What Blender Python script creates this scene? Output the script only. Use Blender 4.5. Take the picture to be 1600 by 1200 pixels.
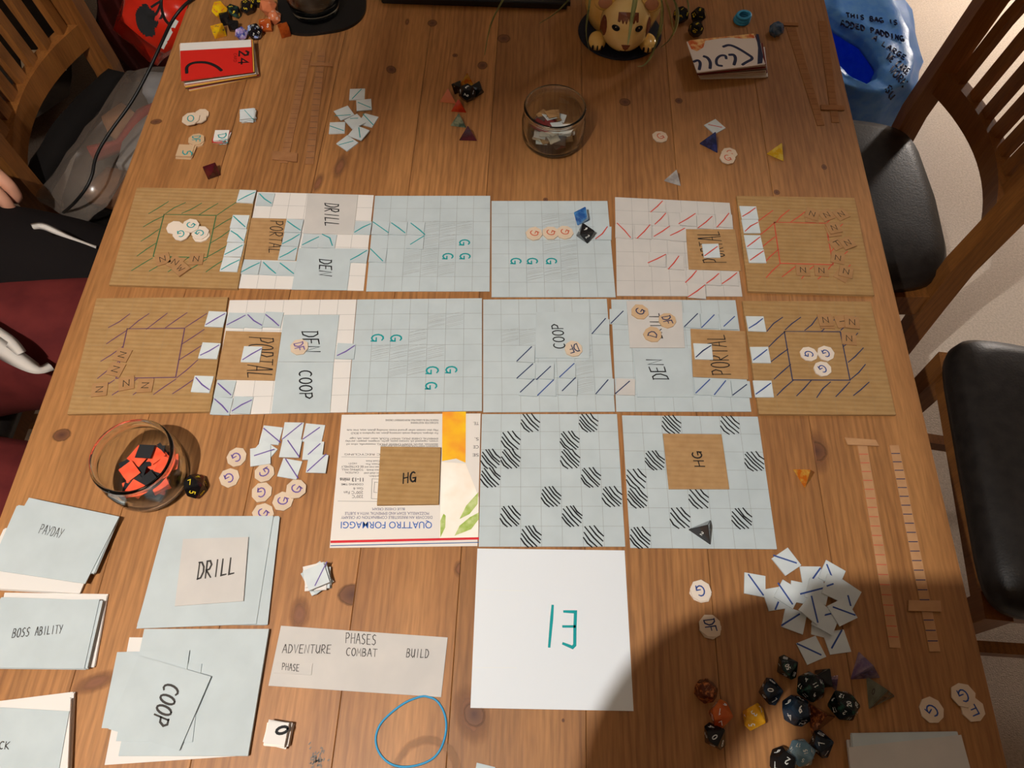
import bpy, bmesh, math, random
from mathutils import Vector, Matrix, Quaternion
random.seed(7)
for _o in list(bpy.data.objects): bpy.data.objects.remove(_o)
SC = bpy.context.scene
COL = SC.collection
T = 0.75                       # table top height
# ------------------------------------------------------------------ camera
FPX, PIT, ROLL, YAW, CH = 1216.733, 1.0735893, 0.0349797, 0.0072955, 0.6924345
_f = Vector((0, math.cos(PIT), -math.sin(PIT))); _u = Vector((0, math.sin(PIT), math.cos(PIT))); _r = Vector((1, 0, 0))
_c, _s = math.cos(ROLL), math.sin(ROLL)
_zr = Matrix.Rotation(YAW, 3, 'Z')
CR = _zr @ (_c*_r + _s*_u); CU = _zr @ (-_s*_r + _c*_u); CF = _zr @ _f
CAM = Vector((0, 0, T + CH))
cd = bpy.data.cameras.new('camera'); cam = bpy.data.objects.new('camera', cd); COL.objects.link(cam)
cd.sensor_width = 36; cd.lens = 36*FPX/1600; cd.clip_start = 0.02; cd.clip_end = 50
cam.matrix_world = Matrix(((CR.x, CU.x, -CF.x, CAM.x), (CR.y, CU.y, -CF.y, CAM.y), (CR.z, CU.z, -CF.z, CAM.z), (0, 0, 0, 1)))
SC.camera = cam
# ------------------------------------------------------------------ world, lamps, exposure
wd = bpy.data.worlds.new('world'); SC.world = wd; wd.use_nodes = True
wd.node_tree.nodes['Background'].inputs[0].default_value = (1.0, 0.9, 0.8, 1)
wd.node_tree.nodes['Background'].inputs[1].default_value = 0.05
SC.view_settings.view_transform = 'Standard'; SC.view_settings.look = 'None'
SC.view_settings.gamma = 1; SC.view_settings.use_curve_mapping = False
SC.view_settings.exposure = 0.12
LAMP_A = Vector((-0.37, -0.13, T + 1.2))
LAMP_B = Vector((0.95, 1.55, T + 1.4))
LAMP_C = Vector((1.66, 2.3, 0.73))
def lamp(name, loc, watts, rad, col):
    l = bpy.data.lights.new(name, 'POINT'); l.energy = watts; l.shadow_soft_size = rad; l.color = col
    o = bpy.data.objects.new(name, l); o.location = loc; COL.objects.link(o); return o
lamp('pendant_bulb_light', LAMP_A, 54, 0.007, (1.0, 0.985, 0.95))
lamp('ceiling_globe_light', LAMP_B, 8, 0.07, (1.0, 0.94, 0.88))
lamp('carpet_fill_light', LAMP_C, 38, 0.07, (1.0, 0.90, 0.82))  # added fill, kept low to brighten the carpet but not the table
# ------------------------------------------------------------------ helpers
def lin(c):
    c = c/255.0
    return c/12.92 if c <= 0.04045 else ((c+0.055)/1.055)**2.4
def rgb(r, g, b): return (lin(r), lin(g), lin(b), 1)
MATS = {}
def mat(name, col, rough=0.6, spec=0.3, col2=None, scale=40, trans=0, ior=1.45, metal=0, bump=0, bscale=200, coat=0, detail=3, contrast=(0.35, 0.65), stretch=(1, 1, 1), emit=0):
    if name in MATS: return MATS[name]
    m = bpy.data.materials.new(name); m.use_nodes = True
    nt = m.node_tree; p = nt.nodes['Principled BSDF']
    p.inputs['Base Color'].default_value = col; p.inputs['Roughness'].default_value = rough
    p.inputs['Specular IOR Level'].default_value = spec; p.inputs['Metallic'].default_value = metal
    p.inputs['Transmission Weight'].default_value = trans; p.inputs['IOR'].default_value = ior
    p.inputs['Coat Weight'].default_value = coat
    if emit:
        p.inputs['Emission Color'].default_value = col; p.inputs['Emission Strength'].default_value = emit
    if col2 or bump:
        tc = nt.nodes.new('ShaderNodeTexCoord'); mp = nt.nodes.new('ShaderNodeMapping')
        mp.inputs['Scale'].default_value = stretch
        nt.links.new(tc.outputs['Object'], mp.inputs['Vector'])
    if col2:
        n = nt.nodes.new('ShaderNodeTexNoise'); n.inputs['Scale'].default_value = scale; n.inputs['Detail'].default_value = detail
        r = nt.nodes.new('ShaderNodeValToRGB')
        r.color_ramp.elements[0].position, r.color_ramp.elements[1].position = contrast
        r.color_ramp.elements[0].color = col; r.color_ramp.elements[1].color = col2
        nt.links.new(mp.outputs['Vector'], n.inputs['Vector']); nt.links.new(n.outputs['Fac'], r.inputs['Fac'])
        nt.links.new(r.outputs['Color'], p.inputs['Base Color'])
    if bump:
        n2 = nt.nodes.new('ShaderNodeTexNoise'); n2.inputs['Scale'].default_value = bscale; n2.inputs['Detail'].default_value = 4
        b = nt.nodes.new('ShaderNodeBump'); b.inputs['Strength'].default_value = bump; b.inputs['Distance'].default_value = 0.002
        nt.links.new(mp.outputs['Vector'], n2.inputs['Vector']); nt.links.new(n2.outputs['Fac'], b.inputs['Height'])
        nt.links.new(b.outputs['Normal'], p.inputs['Normal'])
    MATS[name] = m; return m
def link(o, parent=None):
    COL.objects.link(o)
    if parent is not None: o.parent = parent
    return o
def tag(o, label, cat, group=None, kind=None):
    o['label'] = label; o['category'] = cat
    if group: o['group'] = group
    if kind: o['kind'] = kind
    return o
def struct(o, label=None):
    o['kind'] = 'structure'
    if label: o['label'] = label
    return o
def wloc(o):
    v = Vector(o.location)
    while o.parent is not None:
        o = o.parent; v = v + Vector(o.location)
    return v
def bm_obj(name, bm, m, parent=None, loc=None, smooth=False):
    """bm in WORLD coordinates; origin set to loc (default: centre of the base)"""
    bmesh.ops.recalc_face_normals(bm, faces=bm.faces)
    vs = [v.co for v in bm.verts]
    if loc is None:
        if parent is not None: loc = wloc(parent)
        else: loc = Vector(((min(v.x for v in vs)+max(v.x for v in vs))/2, (min(v.y for v in vs)+max(v.y for v in vs))/2, min(v.z for v in vs)))
    loc = Vector(loc)
    for v in bm.verts: v.co -= loc
    me = bpy.data.meshes.new(name); bm.to_mesh(me); bm.free()
    if smooth:
        for p in me.polygons: p.use_smooth = True
    for mm in (m if isinstance(m, (list, tuple)) else [m]): me.materials.append(mm)
    o = bpy.data.objects.new(name, me)
    o.location = loc - (wloc(parent) if parent is not None else Vector())
    return link(o, parent)
def empty(name, loc):
    o = bpy.data.objects.new(name, None); o.location = loc; o.empty_display_size = 0.02
    return link(o)
# pixel (1600x1200 frame of the photograph) to a point on a horizontal plane of the room
def W(x, y, z=T):
    d = CF + CR*((x-800)/FPX) - CU*((y-600)/FPX)
    return CAM + d*((z-CAM.z)/d.z)
ZT = {'a': (0, 0, .2625), 'b': (400, 0, .2625), 'c': (800, 0, .2625), 'd': (1180, 0, .2625), 'e': (0, 270, .2625), 'f': (350, 280, .2625),
      'g': (760, 280, .2625), 'h': (1140, 280, .2625), 'i': (0, 450, .2625), 'j': (320, 450, .2625), 'k': (740, 450, .2625), 'l': (1080, 450, .2625),
      'm': (0, 640, .2625), 'n': (340, 630, .2625), 'o': (740, 630, .30664), 'p': (1180, 640, .2625), 'q': (0, 885, .2625), 'r': (380, 885, .2625),
      's': (700, 840, .3), 't': (1060, 960, .2), 'u': (1280, 960, .2), 'v': (1060, 840, .2), 'w': (840, 0, .15), 'x': (320, 0, .1875), 'y': (1040, 0, .1875),
      'A': (660, 90, .116667), 'B': (0, 0, .1875), 'C': (0, 180, .1875), 'D': (0, 380, .25), 'R': (900, 780, .4375), 'J': (130, 640, .1375), 'p1': (0, 0, 1)}
def px(t, x, y):
    a = ZT[t]; return a[0]+x*a[2], a[1]+y*a[2]
def PW(t, x, y, h=0.0):
    X, Y = px(t, x, y); return W(X, Y, T+h)
# ---- mesh building blocks
def prism_bm(bm, poly, z0, z1):
    b = [bm.verts.new((p[0], p[1], z0)) for p in poly]; t = [bm.verts.new((p[0], p[1], z1)) for p in poly]
    n = len(poly); bm.faces.new(t); bm.faces.new(b[::-1])
    for i in range(n): bm.faces.new((b[i], b[(i+1) % n], t[(i+1) % n], t[i]))
def prism(name, poly, z0, z1, m, parent=None):
    bm = bmesh.new(); prism_bm(bm, poly, z0, z1); return bm_obj(name, bm, m, parent)
def box_bm(bm, c, s, rot=None):
    c = Vector(c); vs = []
    for k in range(8):
        v = Vector(((k & 1)-.5, ((k >> 1) & 1)-.5, (k >> 2)-.5)); v = Vector((v.x*s[0], v.y*s[1], v.z*s[2]))
        if rot is not None: v = rot @ v
        vs.append(bm.verts.new(c+v))
    for f in ((0, 1, 3, 2), (4, 6, 7, 5), (0, 4, 5, 1), (2, 3, 7, 6), (0, 2, 6, 4), (1, 5, 7, 3)): bm.faces.new([vs[i] for i in f])
def sweep_bm(bm, pts, w, d, side, closed=False, taper=None):
    """rectangular section w (along side) x d, along pts"""
    pts = [Vector(p) for p in pts]; rings = []
    for i, p in enumerate(pts):
        t = (pts[min(i+1, len(pts)-1)]-pts[max(i-1, 0)]).normalized()
        sd = Vector(side); sd = (sd - t*sd.dot(t)).normalized(); n = t.cross(sd)
        k = taper[i] if taper else 1
        rings.append([bm.verts.new(p+sd*a*w*k/2+n*b*d*k/2) for a, b in ((-1, -1), (1, -1), (1, 1), (-1, 1))])
    for a, b in zip(rings, rings[1:]):
        for i in range(4): bm.faces.new((a[i], a[(i+1) % 4], b[(i+1) % 4], b[i]))
    bm.faces.new(rings[0][::-1]); bm.faces.new(rings[-1])
def tube_bm(bm, pts, r, n=10, closed=False):
    pts = [Vector(p) for p in pts]; N = len(pts); rings = []
    ref = Vector((0, 0, 1))
    for i, p in enumerate(pts):
        a = pts[(i-1) % N] if (closed or i > 0) else p; b = pts[(i+1) % N] if (closed or i < N-1) else p
        t = (b-a).normalized(); rf = ref if abs(t.dot(ref)) < .95 else Vector((1, 0, 0))
        s = t.cross(rf).normalized(); q = s.cross(t)
        rr = r[i] if isinstance(r, (list, tuple)) else r
        rings.append([bm.verts.new(p+(s*math.cos(2*math.pi*k/n)+q*math.sin(2*math.pi*k/n))*rr) for k in range(n)])
    for i in range(N if closed else N-1):
        a, b = rings[i], rings[(i+1) % N]
        for k in range(n): bm.faces.new((a[k], a[(k+1) % n], b[(k+1) % n], b[k]))
    if not closed: bm.faces.new(rings[0][::-1]); bm.faces.new(rings[-1])
def lathe_bm(bm, prof, c, n=48):
    rings = []
    for r, z in prof:
        if r < 1e-6: rings.append([bm.verts.new((c[0], c[1], c[2]+z))])
        else: rings.append([bm.verts.new((c[0]+r*math.cos(2*math.pi*k/n), c[1]+r*math.sin(2*math.pi*k/n), c[2]+z)) for k in range(n)])
    for a, b in zip(rings, rings[1:]):
        for k in range(n):
            q = [a[k % len(a)], a[(k+1) % len(a)], b[(k+1) % len(b)], b[k % len(b)]]
            u = []
            for v in q:
                if v not in u: u.append(v)
            if len(u) > 2: bm.faces.new(u)
def ell_bm(bm, c, r, n=20, m=12, rot=None):
    c = Vector(c)
    g = bmesh.ops.create_uvsphere(bm, u_segments=n, v_segments=m, radius=1)
    for v in g['verts']:
        q = Vector((v.co.x*r[0], v.co.y*r[1], v.co.z*r[2]))
        if rot is not None: q = rot @ q
        v.co = c+q
def smooth_pts(pts, it=2):
    for _ in range(it):
        q = [pts[0]]
        for a, b in zip(pts, pts[1:]):
            a, b = Vector(a), Vector(b); q += [a*.75+b*.25, a*.25+b*.75]
        q.append(pts[-1]); pts = [Vector(p) for p in q]
    return pts
# ---- ink: flat ribbons drawn on a surface
def ribbon_bm(bm, pts, w, frame):
    """pts 2D in frame=(origin, ex, ey); ribbon of world width w"""
    o, ex, ey = frame
    P = []
    for p in pts:
        q = o + ex*p[0] + ey*p[1]
        if not P or (q-P[-1]).length > 1e-6: P.append(q)
    if len(P) < 2: return
    nrm = ex.cross(ey).normalized()
    t0 = (P[1]-P[0]).normalized(); t1 = (P[-1]-P[-2]).normalized()
    P[0] = P[0]-t0*w*.3; P[-1] = P[-1]+t1*w*.3
    L, Rr = [], []
    for i, q in enumerate(P):
        a = (P[i]-P[i-1]).normalized() if i > 0 else t0
        b = (P[i+1]-P[i]).normalized() if i < len(P)-1 else t1
        t = a+b
        if t.length < .3: t = b
        t.normalize(); s = nrm.cross(t)
        k = min(1.6, 1/max(.4, abs(s.dot(nrm.cross(b)))))
        e = .75 if i in (0, len(P)-1) else 1
        L.append(bm.verts.new(q+s*w*.5*k*e)); Rr.append(bm.verts.new(q-s*w*.5*k*e))
    for i in range(len(P)-1): bm.faces.new((Rr[i], Rr[i+1], L[i+1], L[i]))
EPS = 0.00018
def arc(cx, cy, rx, ry, a0, a1, n=9):
    return [(cx+rx*math.cos(math.radians(a0+(a1-a0)*i/n)), cy+ry*math.sin(math.radians(a0+(a1-a0)*i/n))) for i in range(n+1)]
GL = {'A': [[(0, 0), (.45, 1), (.55, 1), (1, 0)], [(.15, .38), (.88, .38)]],
 'B': [[(.05, 0), (.1, 1)], [(.1, 1), (.6, .98), (.78, .8), (.6, .56), (.1, .52), (.7, .48), (.92, .25), (.65, .02), (.05, 0)]],
 'C': [arc(.6, .5, .55, .5, 55, 300)], 'D': [[(.1, 0), (.12, 1)], [(0, 1), (.5, .98), (.9, .7), (.95, .4), (.6, .05), (.05, 0)]],
 'E': [[(.9, 1), (.1, .98), (.1, .02), (.95, 0)], [(.1, .52), (.75, .52)]], 'F': [[(.9, 1), (.1, .98), (.1, 0)], [(.1, .52), (.75, .52)]],
 'G': [arc(.55, .52, .5, .48, 50, 330), [(.5, .42), (1, .42), (.98, 0)]], 'H': [[(.08, 0), (.1, 1)], [(.9, 0), (.92, 1)], [(.1, .5), (.9, .55)]],
 'I': [[(.5, 0), (.5, 1)]], 'K': [[(.1, 0), (.1, 1)], [(.9, 1), (.12, .45), (.95, 0)]], 'L': [[(.12, 1), (.1, .02), (.9, .05)]],
 'M': [[(0, 0), (.12, 1), (.5, .35), (.88, 1), (1, 0)]], 'N': [[(.05, 0), (.1, 1), (.88, 0), (.92, 1)]],
 'O': [arc(.5, .5, .46, .5, 100, 460, 14)], 'P': [[(.1, 0), (.1, 1)], [(0, .97), (.6, 1), (.92, .78), (.65, .5), (.1, .45)]],
 'R': [[(.1, 0), (.1, 1), (.6, 1), (.88, .76), (.6, .5), (.12, .46), (.95, 0)]], 'S': [[(.92, .9), (.55, 1), (.15, .82), (.3, .56), (.75, .44), (.85, .18), (.5, 0), (.05, .08)]],
 'T': [[(0, 1), (1, 1)], [(.5, 1), (.5, 0)]], 'U': [[(.08, 1), (.1, .25), (.5, 0), (.9, .25), (.92, 1), (.94, 0)]], 'V': [[(.05, 1), (.5, 0), (.95, 1)]],
 'Y': [[(0, 1), (.5, .5)], [(1, 1), (.3, 0)]], 'W': [[(0, 1), (.25, 0), (.5, .7), (.75, 0), (1, 1)]],
 '0': [arc(.5, .5, .4, .5, 90, 450, 12)], '1': [[(.3, .8), (.55, 1), (.55, 0)]], '2': [[(.1, .75), (.3, 1), (.75, .95), (.8, .65), (.1, 0), (.9, 0)]],
 '3': [[(.1, .95), (.6, 1), (.85, .75), (.4, .52), (.85, .3), (.6, 0), (.1, .08)]], '4': [[(.7, 0), (.7, 1), (.05, .3), (.95, .3)]],
 '5': [[(.85, 1), (.2, 1), (.15, .55), (.6, .6), (.85, .3), (.6, 0), (.1, .08)]], '6': [[(.75, 1), (.25, .6), (.15, .25), (.5, 0), (.82, .25), (.5, .5), (.18, .35)]],
 '7': [[(.1, 1), (.9, 1), (.4, 0)]], '8': [arc(.5, .74, .3, .26, -90, 270, 10), arc(.5, .25, .38, .26, 90, 450, 10)], '9': [[(.85, .7), (.5, .5), (.18, .72), (.5, 1), (.82, .8), (.75, .3), (.5, 0)]]}
def write_bm(bm, s, o, ex, ey, w, gap=.28):
    """string s in the box from o, total width ex, cap height ey"""
    n = len(s); cw = 1/(n+(n-1)*gap)
    for i, ch in enumerate(s):
        for st in GL.get(ch, []):
            ribbon_bm(bm, st, w, (o+ex*(i*cw*(1+gap)), ex*cw, ey))
INK = dict(teal=(20, 148, 150), red=(200, 70, 55), purple=(104, 80, 150), blue=(52, 76, 140), navy=(38, 50, 88), black=(28, 27, 28), grey=(110, 110, 108),
           pencil=(138, 138, 135), shade=(158, 160, 158), dark=(62, 58, 55), green=(38, 104, 66), salmon=(198, 96, 72), plum=(98, 62, 92), faint=(150, 128, 96), white=(225, 225, 218), gold=(214, 186, 40), brown=(110, 70, 45))
def ink_mat(c): return mat('ink_'+c, rgb(*INK[c]), .6, .2)
def ink(name, parent, strokes, w, c, z):
    """strokes = lists of world points (x, y); drawn flat at height z"""
    bm = bmesh.new(); fr = (Vector((0, 0, z+EPS)), Vector((1, 0, 0)), Vector((0, 1, 0)))
    for st in strokes: ribbon_bm(bm, [(p[0], p[1]) for p in st], w, fr)
    return bm_obj(name, bm, ink_mat(c), parent)
def write(name, parent, s, t, p0, p1, pt, h, w, c):
    a, b, q = PW(t, *p0, h), PW(t, *p1, h), PW(t, *pt, h)
    bm = bmesh.new(); write_bm(bm, s, a+Vector((0, 0, EPS)), b-a, q-a, w)
    return bm_obj(name, bm, ink_mat(c), parent)
# ------------------------------------------------------------------ wood for the table
def wood_mat(name, c1, c2, c3, rough=.42, lines=60, gs=1.0, axis='Y', spec=.35, dist=5):
    m = bpy.data.materials.new(name); m.use_nodes = True; nt = m.node_tree; N = nt.nodes; Lk = nt.links
    p = N['Principled BSDF']; p.inputs['Roughness'].default_value = rough; p.inputs['Specular IOR Level'].default_value = spec
    tc = N.new('ShaderNodeTexCoord'); oi = N.new('ShaderNodeObjectInfo')
    mul = N.new('ShaderNodeMath'); mul.operation = 'MULTIPLY'; mul.inputs[1].default_value = 7.3; Lk.new(oi.outputs['Random'], mul.inputs[0])
    ad = N.new('ShaderNodeVectorMath'); Lk.new(tc.outputs['Object'], ad.inputs[0]); Lk.new(mul.outputs[0], ad.inputs[1])
    k = .075
    sc = {'Y': (1, k, 1), 'X': (k, 1, 1), 'Z': (1, 1, k)}[axis]
    mp = N.new('ShaderNodeMapping'); mp.inputs['Scale'].default_value = sc; Lk.new(ad.outputs[0], mp.inputs['Vector'])
    wv = N.new('ShaderNodeTexWave'); wv.wave_type = 'BANDS'; wv.bands_direction = 'Y' if axis == 'X' else 'X'
    wv.inputs['Scale'].default_value = lines; wv.inputs['Distortion'].default_value = dist; wv.inputs['Detail'].default_value = 4; wv.inputs['Detail Scale'].default_value = 1.1; wv.inputs['Detail Roughness'].default_value = .6
    Lk.new(mp.outputs[0], wv.inputs['Vector'])
    n1 = N.new('ShaderNodeTexNoise'); n1.inputs['Scale'].default_value = 26*gs; n1.inputs['Detail'].default_value = 4; Lk.new(mp.outputs[0], n1.inputs['Vector'])
    n2 = N.new('ShaderNodeTexNoise'); n2.inputs['Scale'].default_value = 420*gs; n2.inputs['Detail'].default_value = 2; Lk.new(mp.outputs[0], n2.inputs['Vector'])
    r1 = N.new('ShaderNodeValToRGB'); r1.color_ramp.elements[0].position = .32; r1.color_ramp.elements[1].position = .68
    r1.color_ramp.elements[0].color = c1; r1.color_ramp.elements[1].color = c2; Lk.new(n1.outputs['Fac'], r1.inputs['Fac'])
    rr = N.new('ShaderNodeValToRGB'); rr.color_ramp.elements[0].position = .45; rr.color_ramp.elements[1].position = .95
    rr.color_ramp.elements[0].color = (0, 0, 0, 1); rr.color_ramp.elements[1].color = (.6, .6, .6, 1); Lk.new(wv.outputs['Fac'], rr.inputs['Fac'])
    n3 = N.new('ShaderNodeTexNoise'); n3.inputs['Scale'].default_value = 13*gs; n3.inputs['Detail'].default_value = 2; Lk.new(mp.outputs[0], n3.inputs['Vector'])
    mk = N.new('ShaderNodeMapRange'); mk.inputs[1].default_value = .35; mk.inputs[2].default_value = .7; mk.inputs[3].default_value = .12; mk.inputs[4].default_value = .85; Lk.new(n3.outputs['Fac'], mk.inputs[0])
    mm = N.new('ShaderNodeMath'); mm.operation = 'MULTIPLY'; Lk.new(rr.outputs['Color'], mm.inputs[0]); Lk.new(mk.outputs[0], mm.inputs[1])
    mx = N.new('ShaderNodeMix'); mx.data_type = 'RGBA'; Lk.new(mm.outputs[0], mx.inputs[0]); Lk.new(r1.outputs['Color'], mx.inputs[6]); mx.inputs[7].default_value = c3
    r2 = N.new('ShaderNodeValToRGB'); r2.color_ramp.elements[0].position = .3; r2.color_ramp.elements[1].position = .7
    r2.color_ramp.elements[0].color = (.8, .8, .8, 1); r2.color_ramp.elements[1].color = (1.1, 1.1, 1.1, 1); Lk.new(n2.outputs['Fac'], r2.inputs['Fac'])
    m2 = N.new('ShaderNodeMix'); m2.data_type = 'RGBA'; m2.blend_type = 'MULTIPLY'; m2.inputs[0].default_value = 1
    Lk.new(mx.outputs[2], m2.inputs[6]); Lk.new(r2.outputs['Color'], m2.inputs[7])
    # each plank a little lighter or darker
    mr = N.new('ShaderNodeMapRange'); mr.inputs[3].default_value = .9; mr.inputs[4].default_value = 1.1; Lk.new(oi.outputs['Random'], mr.inputs[0])
    hs = N.new('ShaderNodeHueSaturation'); Lk.new(mr.outputs[0], hs.inputs['Value']); Lk.new(m2.outputs[2], hs.inputs['Color'])
    Lk.new(hs.outputs[0], p.inputs['Base Color'])
    b = N.new('ShaderNodeBump'); b.inputs['Strength'].default_value = .12; b.inputs['Distance'].default_value = .0006; Lk.new(n2.outputs['Fac'], b.inputs['Height']); Lk.new(b.outputs[0], p.inputs['Normal'])
    MATS[name] = m; return m
PINE = wood_mat('pine', rgb(172, 119, 69), rgb(150, 100, 56), rgb(112, 70, 38), rough=.5, spec=.4, lines=44, dist=9)
OAK = wood_mat('chair_oak', rgb(150, 96, 46), rgb(128, 78, 36), rgb(104, 62, 28), rough=.38, lines=30, axis='Z')
CARPET = mat('carpet', rgb(232, 216, 200), .95, .1, rgb(212, 196, 178), 220, bump=.8, bscale=420, detail=5)
PAINT = mat('wall_paint', rgb(128, 114, 98), .8, .2)
CEILP = mat('ceiling_paint', rgb(190, 184, 176), .85, .2)
BLACKL = mat('black_leather', rgb(30, 26, 24), .42, .4, rgb(40, 35, 32), 60, bump=.15, bscale=300)
# ------------------------------------------------------------------ room
X0, X1, Y0, Y1, ZC = -2.1, 2.5, -1.9, 3.2, 2.5
def slab(name, a, b, m):
    bm = bmesh.new(); a, b = Vector(a), Vector(b); box_bm(bm, (a+b)/2, (b-a)); return struct(bm_obj(name, bm, m))
slab('floor', (X0, Y0, -.05), (X1, Y1, 0), CARPET)
slab('ceiling', (X0, Y0, ZC), (X1, Y1, ZC+.05), CEILP)
slab('wall_left', (X0-.08, Y0, 0), (X0, Y1, ZC), PAINT); slab('wall_right', (X1, Y0, 0), (X1+.08, Y1, ZC), PAINT)
slab('wall_back', (X0, Y1, 0), (X1, Y1+.08, ZC), PAINT); slab('wall_front', (X0, Y0-.08, 0), (X1, Y0, ZC), PAINT)
SKIRT = mat('skirting_paint', rgb(235, 232, 225), .5, .4)
slab('baseboard_left', (X0, Y0, 0), (X0+.015, Y1, .1), SKIRT); slab('baseboard_right', (X1-.015, Y0, 0), (X1, Y1, .1), SKIRT)
slab('baseboard_back', (X0+.015, Y1-.015, 0), (X1-.015, Y1, .1), SKIRT); slab('baseboard_front', (X0+.015, Y0, 0), (X1-.015, Y0+.015, .1), SKIRT)
# ------------------------------------------------------------------ table
TX0, TX1, TY0, TY1, TH = -.4681, .4119, -.14, 1.33, .028
seams = [TX0, -.357, -.245, -.133, -.042, .070, .182, .294, TX1]
table = empty('dining_table', ((TX0+TX1)/2, (TY0+TY1)/2, 0))
tag(table, 'long pine dining table of knotty planks covered with game pieces', 'table')
planks = []
for i in range(8):
    a, b = seams[i], seams[i+1]
    bm = bmesh.new(); g = .0003
    box_bm(bm, ((a+b)/2, (TY0+TY1)/2, T-TH/2), (b-a-g, TY1-TY0, TH))
    outer = [e for e in bm.edges if all(v.co.z > T-.001 for v in e.verts)]
    ed = [e for e in outer if (i == 0 and all(v.co.x < a+.002 for v in e.verts)) or (i == 7 and all(v.co.x > b-.002 for v in e.verts))]
    if ed: bmesh.ops.bevel(bm, geom=ed, offset=.004, segments=3, affect='EDGES')
    rest = [e for e in bm.edges if all(v.co.z > T-.0005 for v in e.verts) and abs(e.verts[0].co.y-e.verts[1].co.y) > 1 and e not in ed]
    rest = [e for e in rest if min(abs(e.verts[0].co.x-s) for s in seams[1:-1]) < .002]
    if rest: bmesh.ops.bevel(bm, geom=rest, offset=.00045, segments=1, affect='EDGES')
    planks.append(bm_obj('plank', bm, PINE, table))
for sx in (TX0+.07, TX1-.07):
    for sy in (TY0+.07, TY1-.07):
        bm = bmesh.new(); sweep_bm(bm, [(sx, sy, 0), (sx, sy, .35), (sx, sy, T-TH)], .07, .07, (1, 0, 0), taper=[.7, .95, 1]); bm_obj('leg', bm, PINE, table)
for a, b in (((TX0+.105, TY0+.06), (TX1-.105, TY0+.08)), ((TX0+.105, TY1-.08), (TX1-.105, TY1-.06)), ((TX0+.06, TY0+.105), (TX0+.08, TY1-.105)), ((TX1-.08, TY0+.105), (TX1-.06, TY1-.105))):
    bm = bmesh.new(); box_bm(bm, ((a[0]+b[0])/2, (a[1]+b[1])/2, T-TH-.045), (b[0]-a[0], b[1]-a[1], .09)); bm_obj('apron', bm, PINE, table)
# knots, stains: shapes of their own in the wood
def decal_mat(name, c_in, c_out, edge0, edge1, ring=False, noisy=.25, amax=1.0):
    m = bpy.data.materials.new(name); m.use_nodes = True; nt = m.node_tree; N = nt.nodes; Lk = nt.links
    p = N['Principled BSDF']; p.inputs['Roughness'].default_value = .45; p.inputs['Specular IOR Level'].default_value = .3
    tc = N.new('ShaderNodeTexCoord'); ln = N.new('ShaderNodeVectorMath'); ln.operation = 'LENGTH'; Lk.new(tc.outputs['Object'], ln.inputs[0])
    n = N.new('ShaderNodeTexNoise'); n.inputs['Scale'].default_value = 2.2 if not ring else 3.5; n.inputs['Detail'].default_value = 4; Lk.new(tc.outputs['Object'], n.inputs['Vector'])
    ma = N.new('ShaderNodeMath'); ma.operation = 'MULTIPLY_ADD'; ma.inputs[1].default_value = noisy; Lk.new(n.outputs['Fac'], ma.inputs[0]); Lk.new(ln.outputs['Value'], ma.inputs[2])
    r = N.new('ShaderNodeValToRGB'); r.color_ramp.elements[0].color = c_in; r.color_ramp.elements[1].color = c_out
    r.color_ramp.elements[0].position = .2; r.color_ramp.elements[1].position = 1.0; Lk.new(ma.outputs[0], r.inputs['Fac']); Lk.new(r.outputs[0], p.inputs['Base Color'])
    mr = N.new('ShaderNodeMapRange'); mr.inputs[1].default_value = edge0; mr.inputs[2].default_value = edge1; mr.inputs[3].default_value = amax; mr.inputs[4].default_value = 0
    Lk.new(ma.outputs[0], mr.inputs[0])
    out = mr.outputs[0]
    if ring:
        mr2 = N.new('ShaderNodeMapRange'); mr2.inputs[1].default_value = .78; mr2.inputs[2].default_value = .88; Lk.new(ma.outputs[0], mr2.inputs[0])
        mm = N.new('ShaderNodeMath'); mm.operation = 'MULTIPLY'; Lk.new(out, mm.inputs[0]); Lk.new(mr2.outputs[0], mm.inputs[1]); out = mm.outputs[0]
    Lk.new(out, p.inputs['Alpha']); return m
KNOT = decal_mat('wood_knot', rgb(84, 52, 40), rgb(120, 78, 50), .85, 1.12)
KNOTS = decal_mat('wood_knot_soft', rgb(124, 80, 56), rgb(150, 100, 66), .35, 1.1)
def plank_at(x):
    for i in range(8):
        if x < seams[i+1]: return planks[i]
    return planks[-1]
def decal(name, t, x, y, rx, ry, m, ang=0, half=None, parent=None, dz=.00012):
    c = PW(t, x, y); k = 1/FPX*(c-CAM).length*1.0
    pts = []; n = 28
    rng = {None: (0, 360), 'L': (90, 270), 'R': (-90, 90)}[half]
    pts = [(math.cos(math.radians(rng[0]+(rng[1]-rng[0])*i/n)), math.sin(math.radians(rng[0]+(rng[1]-rng[0])*i/n))) for i in range(n+(1 if half else 0))]
    me = bpy.data.meshes.new(name); me.from_pydata([(a, b, 0) for a, b in pts], [], [list(range(len(pts)))]); me.materials.append(m)
    o = bpy.data.objects.new(name, me); par = parent or plank_at(c.x)
    s = ZT[t][2]
    link(o, par); o.location = c + Vector((0, 0, dz)) - wloc(par); o.scale = (rx*s*k, ry*s*k*1.15, 1); o.rotation_euler = (0, 0, math.radians(ang))
    return o
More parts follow.
